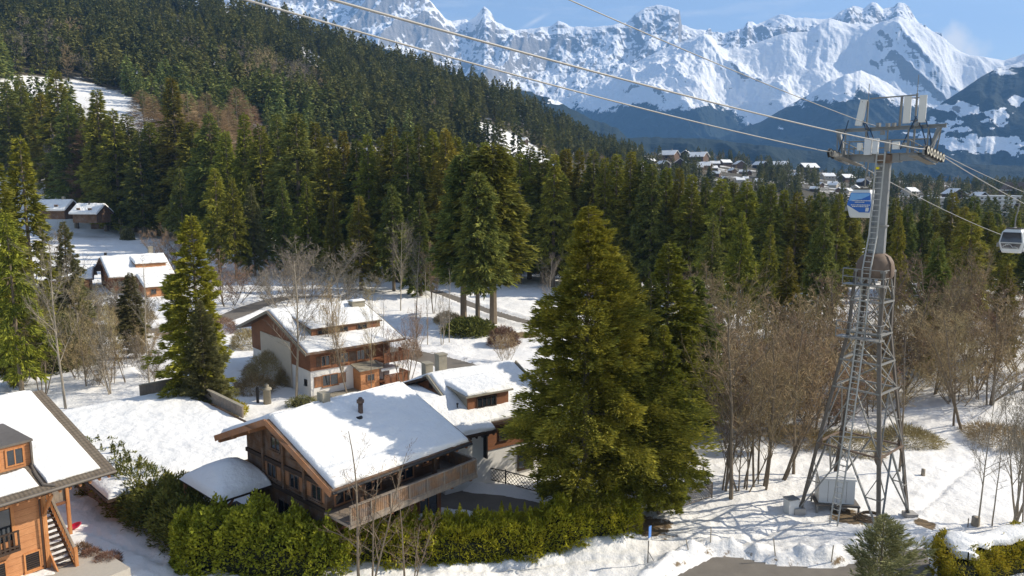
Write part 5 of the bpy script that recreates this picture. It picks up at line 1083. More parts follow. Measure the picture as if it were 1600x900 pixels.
    for sg, S in ((-1, S1), (1, S2)):
        c = tc_(Z0); ca = MB()
        for q0, q1, w0, h0 in ((0.0, 0.35, 0.62, 0.62), (0.35, 0.75, 0.52, 0.50), (0.75, 1.08, 0.40, 0.34)):
            a = c.lerp(S, q0)+Vector((0, 0, 0.02+0.12*q0)); b = c.lerp(S, q1)+Vector((0, 0, 0.02+0.12*q1)); ca.beam(a, b, w0, h0)
        P(ca, 'crossarm', 'steel')
    P(MB().lathe([(0.5, -0.3), (0.66, -0.2), (0.66, 0.25), (0.45, 0.32)], tc_(Z0), 16), 'head_collar', 'rust_steel')
    for nm, S, dn in (('left', S1, 0.13), ('right', S2, 0.12)):
        dr = (DV+Vector((0, 0, -dn))).normalized(); c = S+Vector((0, 0, 0.12)); out = -CV if nm == 'left' else CV
        tr = P(MB().beam(c-dr*1.75, c+dr*1.75, 0.16, 0.30).beam(c-dr*1.3-Vector((0, 0, .22)), c+dr*1.3-Vector((0, 0, .22)), 0.10, 0.16), 'sheave_train', 'galvanised')
        for k in range(6):
            p = c+dr*(-1.70+k*0.68)+Vector((0, 0, 0.10))+out*0.20; ax = CV
            w_ = MB(); w_.tube([p-ax*0.07, p-ax*0.035, p+ax*0.035, p+ax*0.07], [0.32, 0.28, 0.28, 0.32], 18); sv = P(w_, 'sheave', 'black_rubber', tr)
            rm = MB(); rm.tube([p-ax*0.078, p+ax*0.078], 0.25, 16); P(rm, 'rim', 'sheave_cream', tr); hb = MB(); hb.tube([p-ax*0.095, p+ax*0.095], 0.11, 8); P(hb, 'hub', 'black_metal', tr)
        inn = -out
        wk = P(MB().beam(c-dr*2.1+inn*0.55-Vector((0, 0, .25)), c+dr*2.1+inn*0.55-Vector((0, 0, .25)), 0.55, 0.05), 'walkway', 'galvanised')
        for h_ in (0.5, 1.0): P(MB().beam(c-dr*2.1+inn*0.8+Vector((0, 0, h_-.25)), c+dr*2.1+inn*0.8+Vector((0, 0, h_-.25)), 0.045, 0.045), 'rail', 'galvanised', wk)
        for k in range(5): p = c-dr*2.1+dr*1.05*k+inn*0.8-Vector((0, 0, .25)); P(MB().beam(p, p+Vector((0, 0, 1.02)), 0.045, 0.045), 'rail_post', 'galvanised', wk)
        P(MB().beam(S+Vector((0, 0, 0.3))-out*0.15, S+Vector((0, 0, 2.0))+out*0.35, 0.30, 0.22), 'gantry_strut', 'steel'); P(MB().beam(S+DV*0.9+Vector((0, 0, 0.3)), S+out*0.45+Vector((0, 0, 1.9)), 0.07, 0.07), 'gantry_stay', 'galvanised'); P(MB().beam(S-DV*0.9+Vector((0, 0, 0.3)), S+out*0.45+Vector((0, 0, 1.9)), 0.07, 0.07), 'gantry_stay', 'galvanised')
    zt = Z0+2.05; a, b = tc_(zt)-CV*3.5, tc_(zt)+CV*3.6
    P(MB().beam(a+Vector((0, 0, .1)), b+Vector((0, 0, .1)), 0.22, 0.05).beam(a-Vector((0, 0, .1)), b-Vector((0, 0, .1)), 0.22, 0.05).beam(a, b, 0.06, 0.16), 'lifting_beam', 'steel')
    for q in (-2.6, -1.2, 0.2, 1.5, 2.7):
        p = tc_(Z0+0.3)+CV*q; P(MB().beam(p-DV*0.4, p-DV*0.4+Vector((0, 0, 1.7)), 0.07, 0.07), 'post', 'galvanised'); P(MB().beam(p+DV*0.4, p+DV*0.4+Vector((0, 0, 1.0)), 0.05, 0.05), 'post', 'galvanised')
    for h_ in (0.75, 1.25):
        for s_ in (-0.42, 0.42): P(MB().beam(tc_(Z0+h_)-CV*2.7+DV*s_, tc_(Z0+h_)+CV*2.7+DV*s_, 0.045, 0.045), 'rail', 'galvanised')
    P(MB().beam(tc_(Z0+.33)-CV*2.6, tc_(Z0+.33)+CV*2.6, 0.9, 0.04), 'deck', 'galvanised')
    for q, w_, h_, m_ in ((-0.95, 0.45, 1.15, 'sheet_white'), (-0.45, 0.32, 1.05, 'sheet_white'), (-1.5, 0.3, 0.5, 'antenna_white'), (0.85, 0.4, 0.5, 'antenna_white'), (0.3, 0.3, 0.75, 'steel')):
        p = tc_(Z0+0.85)+CV*q-DV*0.62; P(MB().box(p, (w_, 0.28, h_), math.radians(-45)), 'control_box', m_)
    for q, zz in ((1.25, 0.9), (-0.2, 1.75), (0.1, 2.25), (0.5, 2.25), (-0.5, 2.3), (1.9, 2.2)): P(MB().box(tc_(Z0+zz)+CV*q-DV*0.3, (0.22, 0.22, 0.26), 0.5), 'radio_unit', 'steel')
    g = random.Random(3)
    for q0, q1, m_ in ((-1.8, -0.9, 'cable_blue'), (-1.7, -0.5, 'cable_blue'), (1.7, 2.6, 'cable_blue'), (1.8, 1.0, 'cable_blue'), (-2.6, -3.1, 'cable_blue'), (2.2, 2.9, 'cable_blue')):
        p0 = tc_(zt+0.7)+CV*q0-DV*.15; p1 = tc_(Z0+0.6)+CV*q1-DV*.2; m = (p0+p1)/2+Vector((0, 0, 0.45))+CV*0.15; t_ = MB()
        t_.tube([p0.lerp(m, k/4).lerp(m.lerp(p1, k/4), k/4) for k in range(5)], 0.045, 6); P(t_, 'feeder_cable', m_)
    # antenna masts
    for q, top, pans in ((-1.35, 31.0, ((-0.30, -0.15),)), (1.75, 31.3, ((-0.42, 0.1), (0.36, -0.1)))):
        b_ = tc_(Z0+.2)+CV*q; m = P(MB().tube([b_, Vector((b_.x, b_.y, top-1.2))], 0.07, 8).tube([Vector((b_.x, b_.y, top-1.21)), Vector((b_.x, b_.y, top))], 0.022, 6), 'antenna_mast', 'steel')
        for du, dd in pans:
            c = Vector((b_.x, b_.y, 0))+CV*du*1.2-DV*(0.15-dd*0); c.z = 29.05; w_ = MB(); hw, hh = 0.24, 0.88; tl = Vector((0.10 if q < 0 else 0.0, 0, 0))
            a0, a1 = c-Vector((0, 0, hh))-tl*1.5, c+Vector((0, 0, hh))+tl*1.5
            P(w_.beam(a0, a1, 0.44, 0.20, (-DV if q < 0 else CV*0.2-DV)), 'panel_antenna', 'antenna_white', m)
            for zz in (28.3, 29.8): P(MB().beam(Vector((b_.x, b_.y, zz)), Vector((c.x, c.y, zz)), 0.06, 0.06), 'clamp', 'steel_dark', m)
    za = 30.0; P(MB().beam(tc_(za)-CV*1.3, tc_(za)+CV*1.7, 0.07, 0.09), 'cross_pipe', 'steel'); P(MB().beam(tc_(zt)+CV*0.75, tc_(za)+CV*0.75, 0.12, 0.12), 'frame_post', 'steel')
    return S1, S2
S1, S2 = pylon()
RD = 0.034
def planehit(px, py, S):
    d = Vector(ray(px, py)); n = CV; t = (S-Vector((0, 0, CZ))).dot(n)/d.dot(n); return Vector((0, 0, CZ))+d*t
def rope(name, label, S, up, dn, r_=RD, ext=(1.7, 2.6), dz=0.40):
    """a rope through S in the vertical plane along DV; up and dn are points it passes"""
    p0 = S+Vector((0, 0, dz)); m = MB(); pts = []
    for q, e, sag in ((up, ext[0], -0.0009), (dn, ext[1], -0.0009)):
        if q is None: pts.append([]); continue
        d = q-p0; L = math.hypot(d.x, d.y); seg = []
        hz_ = d.normalized()
        for k in range(1, 25):
            f = e*k/24; s_ = f*L; seg.append(p0+Vector((d.x*f, d.y*f, d.z*f))+Vector((0, 0, 0.00055*s_*(s_-L))))
        pts.append(seg)
    allp = list(reversed(pts[0]))+[p0-DV*0.9+Vector((0, 0, .1)), p0, p0+DV*0.9-Vector((0, 0, .13))]+pts[1]
    m.tube(allp, r_, 8); return tag(m.build(name, M['cable_steel'], None, True), label, 'cable'), p0, pts
UP1, DN1 = planehit(385, 0, S1), planehit(1560, 365, S1); UP2, DN2 = planehit(520, 0, S2), planehit(1600, 318, S2)
rope('haul_rope', 'lower of the two thick gondola ropes running from upper left to the pylon', S1-CV*0.16, UP1, DN1); rope('haul_rope', 'upper of the two thick gondola ropes running from upper left to the pylon', S2+CV*0.16, UP2, DN2)
TT = tc_(29.6)+CV*0; rope('signal_cable', 'thin cable from the top centre of the picture to the pylon head', tc_(27.9)-CV*0.6, planehit(890, 0, tc_(27.9)-CV*0.6), None, 0.024, dz=0.1)
rope('signal_cable', 'thin cable leaving the pylon head to the lower right above the rope', S2-CV*0.3, None, planehit(1600, 300, S2-CV*0.3), 0.026, dz=0.75)
def gondola(label, S, px, py, blue, group=None):
    p = planehit(px, py, S); r = tag(empty('gondola_cabin', p, 0), label, 'gondola', group); r.rotation_euler = (0, 0, math.radians(-45)+math.pi/2*0)
    # local frame: +x = crossarm side (doors), -y = uphill end facing the camera
    zb, H_ = -4.35, 2.1
    prof = [(zb, 0.72), (zb+0.12, 0.80), (zb+0.95, 1.0), (zb+1.85, 0.82), (zb+2.06, 0.70)]
    def shell(mb, z0, w0, z1, w1, ly0, ly1): mb.add([(-w0, -ly0, z0), (w0, -ly0, z0), (w0, ly0, z0), (-w0, ly0, z0), (-w1, -ly1, z1), (w1, -ly1, z1), (w1, ly1, z1), (-w1, ly1, z1)], [(3, 2, 1, 0), (4, 5, 6, 7), (0, 1, 5, 4), (1, 2, 6, 5), (2, 3, 7, 6), (3, 0, 4, 7)])
    lens = [0.80, 0.88, 1.0, 0.86, 0.74]; b = MB()
    vs = []; n_ = 20
    for (z, w0), l0 in zip(prof, lens):
        for k in range(n_):
            t_ = 2*math.pi*(k+.5)/n_; cx, sy = math.cos(t_), math.sin(t_); e = 0.28
            vs.append((w0*abs(cx)**e*(1 if cx > 0 else -1), l0*abs(sy)**e*(1 if sy > 0 else -1), z))
    fs = [(i*n_+k, i*n_+(k+1) % n_, (i+1)*n_+(k+1) % n_, (i+1)*n_+k) for i in range(len(prof)-1) for k in range(n_)]+[tuple(range(n_-1, -1, -1)), tuple(4*n_+k for k in range(n_))]
    b.add(vs, fs); body = b.build('body', M['cabin_white'], r)
    def face(name, pts, m, par=body, d=(0, -0.02, 0), sgn=-1, side='y'):
        """flat polygon lying on an end face; pts = (u, z)"""
        def half(pp, zc, keep_above):
            o_ = []
            for (ua, za), (ub, zb_) in zip(pp, pp[1:]+pp[:1]):
                ia, ib = (za >= zc) == keep_above or za == zc, (zb_ >= zc) == keep_above or zb_ == zc
                if ia: o_.append((ua, za))
                if ia != ib: f_ = (zc-za)/(zb_-za); o_.append((ua+(ub-ua)*f_, zc))
            return o_
        parts_ = [pts]
        for zc in (zb+0.95, zb+1.85): parts_ = [q_ for p_ in parts_ for q_ in (half(p_, zc, True), half(p_, zc, False)) if len(q_) > 2 and max(a[1] for a in q_)-min(a[1] for a in q_) > 1e-3]
        mb_ = MB()
        for pp in parts_: mb_.poly(face_pts(pp, sgn, side), (0, sgn*0.02, 0) if side == 'y' else (sgn*0.02, 0, 0))
        return mb_.build(name, M[m], par)
    def face_pts(pts, sgn, side):
        out = []
        for u, z in pts:
            w0 = float(np.interp(z, [q[0] for q in prof], [q[1] for q in prof])); l0 = float(np.interp(z, [q[0] for q in prof], lens))
            out.append((u*w0, sgn*(l0+0.012), z) if side == 'y' else (sgn*(w0+0.012), u*l0, z))
        return out
    for sgn in (-1, 1):
        if blue:
            face('wrap', [(-0.9, zb+1.0), (0.05, zb+0.42), (0.9, zb+0.42), (0.9, zb+1.9), (-0.85, zb+1.9)][:5], 'cabin_blue', body, sgn=sgn)
        else:
            face('window', [(-0.84, zb+0.98), (0.84, zb+0.98), (0.84, zb+1.88), (-0.84, zb+1.88)], 'tinted_glass', body, sgn=sgn); face('lower_window', [(-0.74, zb+0.4), (0.74, zb+0.4), (0.80, zb+0.88), (-0.80, zb+0.88)], 'tinted_glass', body, sgn=sgn)
    if blue:
        face('wrap_gloss', [(-0.8, zb+1.28), (0.2, zb+1.45), (0.86, zb+1.72), (0.86, zb+1.87), (-0.8, zb+1.87)], 'cabin_blue_light', body).location.y = -0.021  # gloss of the wrap painted on as a lighter blue panel
        for row, (z, u0, u1) in enumerate(((zb+1.28, -0.55, 0.8), (zb+1.16, -0.30, 0.35), (zb+0.95, -0.6, 0.8), (zb+0.83, -0.5, 0.7))):
            t_ = MB(); u = u0
            while u < u1: w_ = g2.uniform(0.05, 0.13); t_.poly([(u*0.95, -1.045, z), ((u+w_)*0.95, -1.045, z), ((u+w_)*0.95, -1.045, z+0.07), (u*0.95, -1.045, z+0.07)], (0, -0.01, 0)); u += w_+0.035
            t_.build('lettering', M['cabin_white'], body)
        face('notice', [(0.55, zb+0.5), (0.8, zb+0.5), (0.8, zb+0.78), (0.55, zb+0.78)], 'cabin_white', body).location.y = -0.022
    else:
        t_ = MB(); pk = [(-0.72, .52), (-.6, .68), (-.5, .66), (-.42, .8), (-.3, .76), (-.22, .82), (-.1, .78), (0.0, .74), (.1, .6), (.2, .55), (.32, .58), (.45, .56), (.6, .5), (.72, .48)]
        q = [Vector((u*0.86, -float(np.interp(zb+z, [a[0] for a in prof], lens))-0.045, zb+z)) for u, z in pk]; t_.tube(q, 0.022, 5); t_.build('skyline_decal', M['cabin_white'], body)
        q = [Vector((u*0.86, -0.98, zb+0.47-abs(u)*0.02)) for u in (-.7, -.3, .1, .4, .7)]; t_ = MB(); t_.tube(q, 0.014, 5); t_.build('stripe_decal', M['cabin_white'], body)
    for sgn in (-1, 1):
        dr = face('door', [(-0.62, zb+0.25), (0.62, zb+0.25), (0.62, zb+1.95), (-0.62, zb+1.95)], 'cabin_white', body, sgn=sgn, side='x')
        for u0, u1 in ((-0.52, -0.08), (0.08, 0.52)):
            f = face('door_window', [(u0, zb+0.95), (u1, zb+0.95), (u1, zb+1.85), (u0, zb+1.85)], 'tinted_glass', dr, sgn=sgn, side='x'); f.location.x = sgn*0.03
        MB().b(min(sgn*0.98, sgn*1.2), max(sgn*0.98, sgn*1.2), -0.55, 0.55, zb+0.5, zb+0.85).build('ski_rack', M['galvanised'], body); MB().b(min(sgn*0.8, sgn*1.05), max(sgn*0.8, sgn*1.05), -0.6, 0.6, zb-0.02, zb+0.1).build('bumper', M['black_rubber'], body)
    rf = MB().b(-0.6, 0.6, -0.6, 0.6, zb+2.055, zb+2.14).build('roof', M['cabin_white'], body)
    for y in (-0.45, 0.45): MB().beam((-0.6, y, zb+2.2), (0.6, y, zb+2.2), 0.1, 0.12).build('roof_frame', M['steel_dark'], body)
    MB().beam((0, -0.5, zb+2.27), (0, 0.5, zb+2.27), 0.14, 0.1).build('roof_beam', M['galvanised'], body)
    hg = MB(); hg.tube([(0, 0, zb+2.25), (0.0, 0, -1.2), (0.12, 0, -0.55), (0.14, 0, -0.05)], 0.055, 8); hg.build('hanger', M['galvanised'], r)
    MB().b(-0.06, 0.2, -0.38, 0.38, -0.10, 0.12).build('grip', M['black_metal'], r)
g2 = random.Random(8)
gondola('white gondola cabin wrapped in blue, hanging behind the pylon shaft', S1-CV*0.16, 1354, 251, True)
pr = planehit(1589, 318, S2+CV*0.16)
gondola('white gondola cabin with dark windows at the right edge of the picture', S2+CV*0.16, 1589, 320, False)
# the switch cabinet and the box at the pylon foot
cb = tag(empty('equipment_cabinet', (24.2, 52.6, 0), math.radians(-10)), 'white equipment cabinet on short legs under the pylon', 'cabinet')
MB().b(-1.25, 1.25, -0.65, 0.65, 0.62, 2.45).build('body', M['sheet_white'], cb); MB().b(-1.32, 1.32, -0.75, 0.75, 2.453, 2.56).build('lid', M['sheet_white'], cb); MB().b(-1.5, 1.6, -1.0, 1.0, 0.50, 0.617).build('base_frame', M['steel_dark'], cb)
for x in (-1.4, 0.1, 1.5):
    for y in (-0.9, 0.9): MB().b(x-0.06, x+0.06, y-0.06, y+0.06, -0.5, 0.497).build('leg', M['galvanised'], cb)
for x in (-0.62, 0.02, 0.66): MB().b(x-0.01, x+0.01, -0.662, -0.652, 0.75, 2.35).build('door_gap', M['steel_dark'], cb)
ib = tag(empty('electrical_box', (20.75, 52.0, 0), 0.3), 'small grey box beside the left foot of the pylon', 'box'); MB().b(-0.42, 0.42, -0.35, 0.35, -0.2, 1.0).build('housing', M['sheet_white'], ib); MB().b(-0.47, 0.47, -0.4, 0.4, 1.003, 1.06).build('lid', M['steel'], ib)
co_ = MB()
for k in range(4): co_.tube([(25.9+math.cos(a)*(1.0-0.12*k), 50.4+math.sin(a)*(0.8-0.1*k), 0.12+Hs(25.9, 50.4)+0.09*k) for a in np.linspace(0, 6.2, 18)], 0.06, 5)
tag(co_.build('hose_coil', M['dry_earth']), 'coil of tan hose on the ground in front of the cabinet', 'hose')

# ------------------------------------------------------------------ hedges, shrubs, fences, small things
def foliage_path(name, label, cat, pts, w_, h_, n, ln, wd, m, core='fir_core', spikes=0, lump=0.25, seed=1, top_flat=False, snow=None, hang=0.0, round_=0.5, tilt=1.4, upbias=0.25, taper=0.3):
    g = np.random.default_rng(seed); P_ = np.array(smooth_line(pts, 10)); seg = np.linalg.norm(np.diff(P_, axis=0), axis=1); cs = np.concatenate([[0], np.cumsum(seg)]); L = cs[-1]
    s = g.random(n)*(L+w_*0.8)-w_*0.4; sc = np.clip(s, 0, L); X = np.interp(sc, cs, P_[:, 0]); Y = np.interp(sc, cs, P_[:, 1])
    d = np.gradient(P_, axis=0); d /= np.linalg.norm(d, axis=1)[:, None]; DX = np.interp(sc, cs, d[:, 0]); DY = np.interp(sc, cs, d[:, 1]); ex = s-sc
    a = (g.random(n)*1.16-0.08)*math.pi; e = 0.62 if not top_flat else 0.35                     # position round the cross section
    ca, sa = np.cos(a), np.clip(np.sin(a), 0, 1); cx = np.sign(ca)*np.abs(ca)**e; cz = sa**e
    cap = np.sqrt(np.clip(1-(ex/(w_*0.42))**2, 0, 1)); hh = h_(s/L) if callable(h_) else h_+0*s; hh = hh*(1+lump*fbm(s*0.9+seed, s*0, 3, seed)); ww = w_/2*(1+lump*fbm(s*0.8+9, cx, 2, seed+2))
    dep = 1-0.35*g.random(n)**1.6
    lumpy = 1+0.34*fbm(s*1.9, cx*2.5+cz*2.5+seed, 3, seed+4)
    ox = cx*ww*cap*dep*lumpy; oz = cz*hh*dep*lumpy*(0.75+0.25*cap)
    x = X+DX*ex-DY*ox; y = Y+DY*ex+DX*ox; gz = H(X, Y, True); z = gz+oz
    D = np.stack([-DY*cx+DX*ex/w_, DX*cx+DY*ex/w_, cz*0.8+upbias+0*cx], 1)+g.normal(size=(n, 3))*0.55
    if hang: D[:, 2] -= hang
    k = 0.6+0.8*g.random(n)
    V, Fq = blades(np.stack([x, y, z], 1), D, ln*k, wd*k, tilt, seed)
    Vs, Fs = [V], [Fq]; nv_ = len(V)
    if spikes:
        for j in range(spikes):
            s0 = g.random()*L; X0, Y0 = np.interp(s0, cs, P_[:, 0]), np.interp(s0, cs, P_[:, 1]); h0 = float(h_(s0/L) if callable(h_) else h_); hs = g.uniform(0.5, 1.5); q = 110
            t_ = g.random(q)**0.8; aa = g.random(q)*6.28; ox_ = g.normal()*w_*0.14; oy_ = g.normal()*w_*0.14; z0 = Hs(X0, Y0)+h0*0.8
            P0 = np.stack([X0+ox_+0*t_, Y0+oy_+0*t_, z0+t_*hs*1.1], 1); D0 = np.stack([np.cos(aa), np.sin(aa), 0.5+0.5*t_], 1); l_ = (1-t_)*0.55*hs*0.8+0.06
            v, f = blades(P0, D0, l_*0.9, np.full(q, 0.075), 1.0, j); Vs.append(v); Fs.append(f+nv_); nv_ += len(v)
    r = tag(empty(name, (float(P_[0, 0]), float(P_[0, 1]), 0)), label, cat); o = np.array([P_[0, 0], P_[0, 1], 0])
    link('foliage', np_mesh('foliage', np.vstack(Vs)-o, np.vstack(Fs)), M[m], r)
    # solid dark core inside the leaves, no separate stems modelled
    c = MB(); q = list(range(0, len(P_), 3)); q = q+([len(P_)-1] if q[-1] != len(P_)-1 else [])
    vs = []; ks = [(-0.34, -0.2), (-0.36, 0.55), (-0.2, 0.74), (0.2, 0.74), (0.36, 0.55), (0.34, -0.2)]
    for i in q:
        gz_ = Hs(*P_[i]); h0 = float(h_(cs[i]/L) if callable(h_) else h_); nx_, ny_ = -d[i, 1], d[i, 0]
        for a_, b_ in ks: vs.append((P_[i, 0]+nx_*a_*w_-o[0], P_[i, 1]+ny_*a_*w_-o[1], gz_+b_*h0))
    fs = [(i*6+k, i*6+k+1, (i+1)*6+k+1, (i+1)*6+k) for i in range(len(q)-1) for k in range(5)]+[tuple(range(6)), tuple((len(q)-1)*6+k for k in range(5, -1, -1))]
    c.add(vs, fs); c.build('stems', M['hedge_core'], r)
    return r
plain('dark_rock', (0.055, 0.042, 0.032), 0.95, 0, 0.4, 1.5)
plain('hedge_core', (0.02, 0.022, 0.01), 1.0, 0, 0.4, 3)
foliage_path('dark_hedge', 'dark green spruce hedge between the lawn and the low snowy roof', 'hedge', [(-34.2, 58.5), (-30.5, 55.0), (-26.5, 51.2), (-22.5, 47.6), (-20.5, 46.2)], 3.6, 2.7, 30000, 0.34, 0.09, 'fir_dark', spikes=46, lump=0.3, seed=2)
foliage_path('laurel_bush', 'big glossy yellow-green laurel bush in the foreground, left of the spruce hedge', 'bush', [(-20.2, 44.9), (-17.5, 44.4), (-14.3, 43.9), (-11.6, 43.7)], 3.9, lambda t: 3.3-0.5*np.abs(t-0.35)-0.9*np.clip(t-0.7, 0, 1), 30000, 0.24, 0.13, 'laurel_leaf', lump=0.42, seed=5)
foliage_path('spruce_hedge', 'yellow-green young spruce hedge with pointed tips in front of the brown chalet', 'hedge', [(-11.6, 45.2), (-7.6, 45.2), (-3.5, 45.7), (0.5, 46.7), (4.5, 48.0), (7.6, 48.9)], 3.2, 2.15, 46000, 0.30, 0.075, 'hedge_leaf', spikes=70, lump=0.32, seed=8)
hd_ = [o for o in bpy.data.objects if o.name == 'spruce_hedge'][0]; gs = random.Random(2)
for k_ in range(9):
    cx_, cy_ = onz(628+k_*8+gs.uniform(-4, 4), 812, 1.7); rr = gs.uniform(0.22, 0.42); MB().lathe([(0.02, -0.3*rr), (0.8*rr, -0.2*rr), (rr, 0.05*rr), (0.75*rr, 0.35*rr), (0.3*rr, 0.5*rr), (0.02, 0.52*rr)], (cx_-hd_.location.x, cy_-hd_.location.y, gs.uniform(1.75, 2.05)), 9).build('snow_clump', M['plain_snow'], hd_, True)
e0, e1, e2 = onz(1462, 852, 1.9), onz(1530, 836, 1.9), onz(1680, 812, 1.9)
rh = foliage_path('clipped_hedge', 'clipped yew hedge with snow along its top at the lower right corner', 'hedge', [(e0[0]+0.1, e0[1]-5.2), (e0[0]+0.2, e0[1]-2.5), (e0[0]+0.9, e0[1]-0.6), (e1[0]+0.4, e1[1]-0.8), (e2[0], e2[1]-0.6)], 2.3, 1.9, 34000, 0.17, 0.07, 'hedge_leaf', lump=0.12, seed=11, top_flat=True, upbias=0.1)
def hedge_snow():
    P_ = np.array(smooth_line([(e0[0]+0.5, e0[1]-2.4), (e0[0]+1.3, e0[1]-0.4), (e1[0]+0.4, e1[1]-0.35), (e2[0], e2[1]-0.1)], 14)); d = np.gradient(P_, axis=0); d /= np.linalg.norm(d, axis=1)[:, None]; s = np.linspace(-1, 1, 24)[None, :]
    wv = 0.95*(0.75+0.4*fbm(P_[:, 0]*1.1, P_[:, 1]*1.1, 2, 4))[:, None]; wv[0] = 0.05; wv[1] *= 0.5; X = P_[:, :1]-d[:, 1:]*s*wv; Y = P_[:, 1:]+d[:, :1]*s*wv
    Z = H(P_[:, 0], P_[:, 1])[:, None]+2.03+0.30*np.sqrt(1-s*s)*(1+0.3*fbm(X*1.5, Y*1.5, 3, 9))-0.22*(np.abs(s) > 0.99)
    o = np.array(rh.location); link('snow', grid_mesh('snow', X-o[0], Y-o[1], Z), M['plain_snow'], rh, True)
    g = np.random.default_rng(4)
    for cx, cy, cz, rr in ((-0.75, -3.2, 1.2, 0.32), (-0.6, -4.0, 0.9, 0.38), (-0.2, -2.2, 1.75, 0.35), (0.6, -4.4, 1.4, 0.35)):
        b = MB(); b.lathe([(0.02, -0.5*rr), (0.7*rr, -0.4*rr), (rr, 0), (0.8*rr, 0.4*rr), (0.3*rr, 0.62*rr), (0.02, 0.66*rr)], (e0[0]+cx-o[0], e0[1]+cy-o[1], cz), 10); q = b.build('snow_clump', M['plain_snow'], rh, True)
hedge_snow()
def leafball(name, label, cat, px, py, rx, rz_, n, ln, wd, m, seed=3, flat=1.0, y=None):
    x, yv, z = ground(px, py); g = np.random.default_rng(seed); v = g.normal(size=(n, 3)); v /= np.linalg.norm(v, axis=1)[:, None]; v[:, 2] = np.abs(v[:, 2])
    rr = (1-0.4*g.random(n)**2)*(1+0.25*fbm(v[:, 0]*2.5+seed, v[:, 1]*2.5+v[:, 2], 3, seed)); P0 = v*rr[:, None]*np.array([rx, rx, rz_]); V, Fq = blades(P0, v+g.normal(size=(n, 3))*0.6, ln*(0.5+g.random(n)), np.full(n, wd), 1.5, seed)
    r = tag(empty(name, (x, yv, z)), label, cat); link('foliage', np_mesh('foliage', V, Fq), M[m], r)
    if m in ('twig_brown', 'twig_red', 'dry_shrub'): return r
    MB().lathe([(0.5*rx, -0.3), (0.66*rx, 0.2*rz_), (0.6*rx, 0.5*rz_), (0.3*rx, 0.7*rz_), (0.02, 0.74*rz_)], (0, 0, 0), 10).build('stems', M['hedge_core'], r)  # solid dark core under the leaves, no separate stems modelled
leafball('round_shrub', 'large rounded olive evergreen shrub in the snowy slope on the left', 'shrub', 92, 575, 4.4, 7.2, 14000, 0.38, 0.12, 'olive_leaf', 3)
leafball('round_shrub', 'lower rounded olive shrub right of the large one on the snowy slope', 'shrub', 118, 572, 2.2, 4.2, 5000, 0.32, 0.10, 'olive_leaf', 4)
leafball('dry_shrub', 'brown dry shrub beside the terrace, the one nearest the stairs', 'shrub', 128, 866, 0.55, 0.6, 1500, 0.22, 0.025, 'dry_shrub', 5)
leafball('dry_shrub', 'brown dry shrub beside the terrace, middle of three', 'shrub', 143, 874, 0.55, 0.6, 1500, 0.22, 0.025, 'dry_shrub', 6)
leafball('dry_shrub', 'brown dry shrub beside the terrace, right of three', 'shrub', 168, 884, 0.8, 0.65, 2200, 0.22, 0.025, 'dry_shrub', 7)
leafball('red_shrub', 'small reddish twiggy shrub in the snow left of the white-footed chalet', 'shrub', 390, 588, 0.9, 1.3, 1500, 0.3, 0.03, 'twig_red', 8)
leafball('low_shrub', 'flat dark green shrub under the bright spruce', 'shrub', 350, 648, 2.4, 1.7, 3500, 0.32, 0.09, 'hedge_leaf', 9)
leafball('garden_shrub', 'small dark clipped shrub in the snowy garden above the chalet', 'shrub', 200, 375, 2.2, 4.0, 1500, 0.6, 0.2, 'olive_leaf', 10)
leafball('brown_bush', 'brown tangled bush at the left gable of the large chalet', 'bush', 425, 592, 3.2, 3.2, 5000, 0.6, 0.05, 'twig_brown', 12)
leafball('brown_bush', 'brown tangled bush nearest the snow path left of the large chalet', 'bush', 390, 545, 2.6, 2.6, 4000, 0.6, 0.05, 'twig_brown', 13)
leafball('moss_hedge', 'low mossy hedge capped with snow behind the brown chalet', 'hedge', 470, 634, 1.6, 0.9, 1500, 0.2, 0.06, 'olive_leaf', 14)
leafball('larch_bush', 'tan leafless bush at the right end of the large chalet', 'bush', 640, 560, 1.6, 2.4, 2500, 0.5, 0.03, 'twig_red', 15)
leafball('rubble_shrub', 'dark mound of brush at the foot of the two giant spruces', 'shrub', 735, 520, 4.2, 2.2, 3500, 0.6, 0.2, 'fir_dark', 16)
for k_, (px, py, rx_, rz_, m_, lb) in enumerate([(30, 560, 3.4, 4.6, 'olive_leaf', 'olive evergreen shrub under the trees at the far left edge'), (62, 500, 3.5, 4.0, 'olive_leaf', 'olive shrub below the hidden small chalet'), (215, 502, 3.0, 2.4, 'twig_brown', 'brown brush along the upper road left of the slim spruce'),
    (170, 496, 2.6, 2.2, 'twig_brown', 'brown brush along the upper road below the garden chalet'), (120, 470, 3.0, 2.6, 'olive_leaf', 'low olive bush left of the garden chalet stairs'), (345, 520, 2.6, 2.4, 'twig_red', 'reddish brush at the roadside right of the slim spruce'), (395, 612, 2.2, 1.6, 'twig_brown', 'brown brush along the snow path left of the white wall'),
    (455, 600, 1.8, 2.0, 'twig_brown', 'brown bush against the white corner of the large chalet'), (1130, 640, 2.6, 1.1, 'twig_brown', 'brown brush on the snow at the left edge of the thicket'), (1330, 700, 2.8, 1.1, 'twig_brown', 'brown brush behind the middle of the pylon legs'), (1420, 690, 2.6, 1.1, 'twig_brown', 'brown brush right of the pylon legs'),
    (1250, 690, 2.6, 1.1, 'twig_brown', 'brown brush left of the pylon legs'), (1560, 690, 2.8, 1.1, 'twig_brown', 'brown brush at the top of the right snow slope'), (700, 505, 2.4, 1.5, 'twig_brown', 'low brown brush in the clearing beside the path')]):
    leafball('brush', lb, 'bush', px, py, rx_, rz_, 3200, 0.6, 0.045 if 'twig' in m_ else 0.12, m_, 30+k_)
leafball('brush', 'brown domed heap of brush beside the right giant spruce', 'bush', 787, 540, 2.3, 2.6, 5200, 0.5, 0.06, 'dry_shrub', 61)
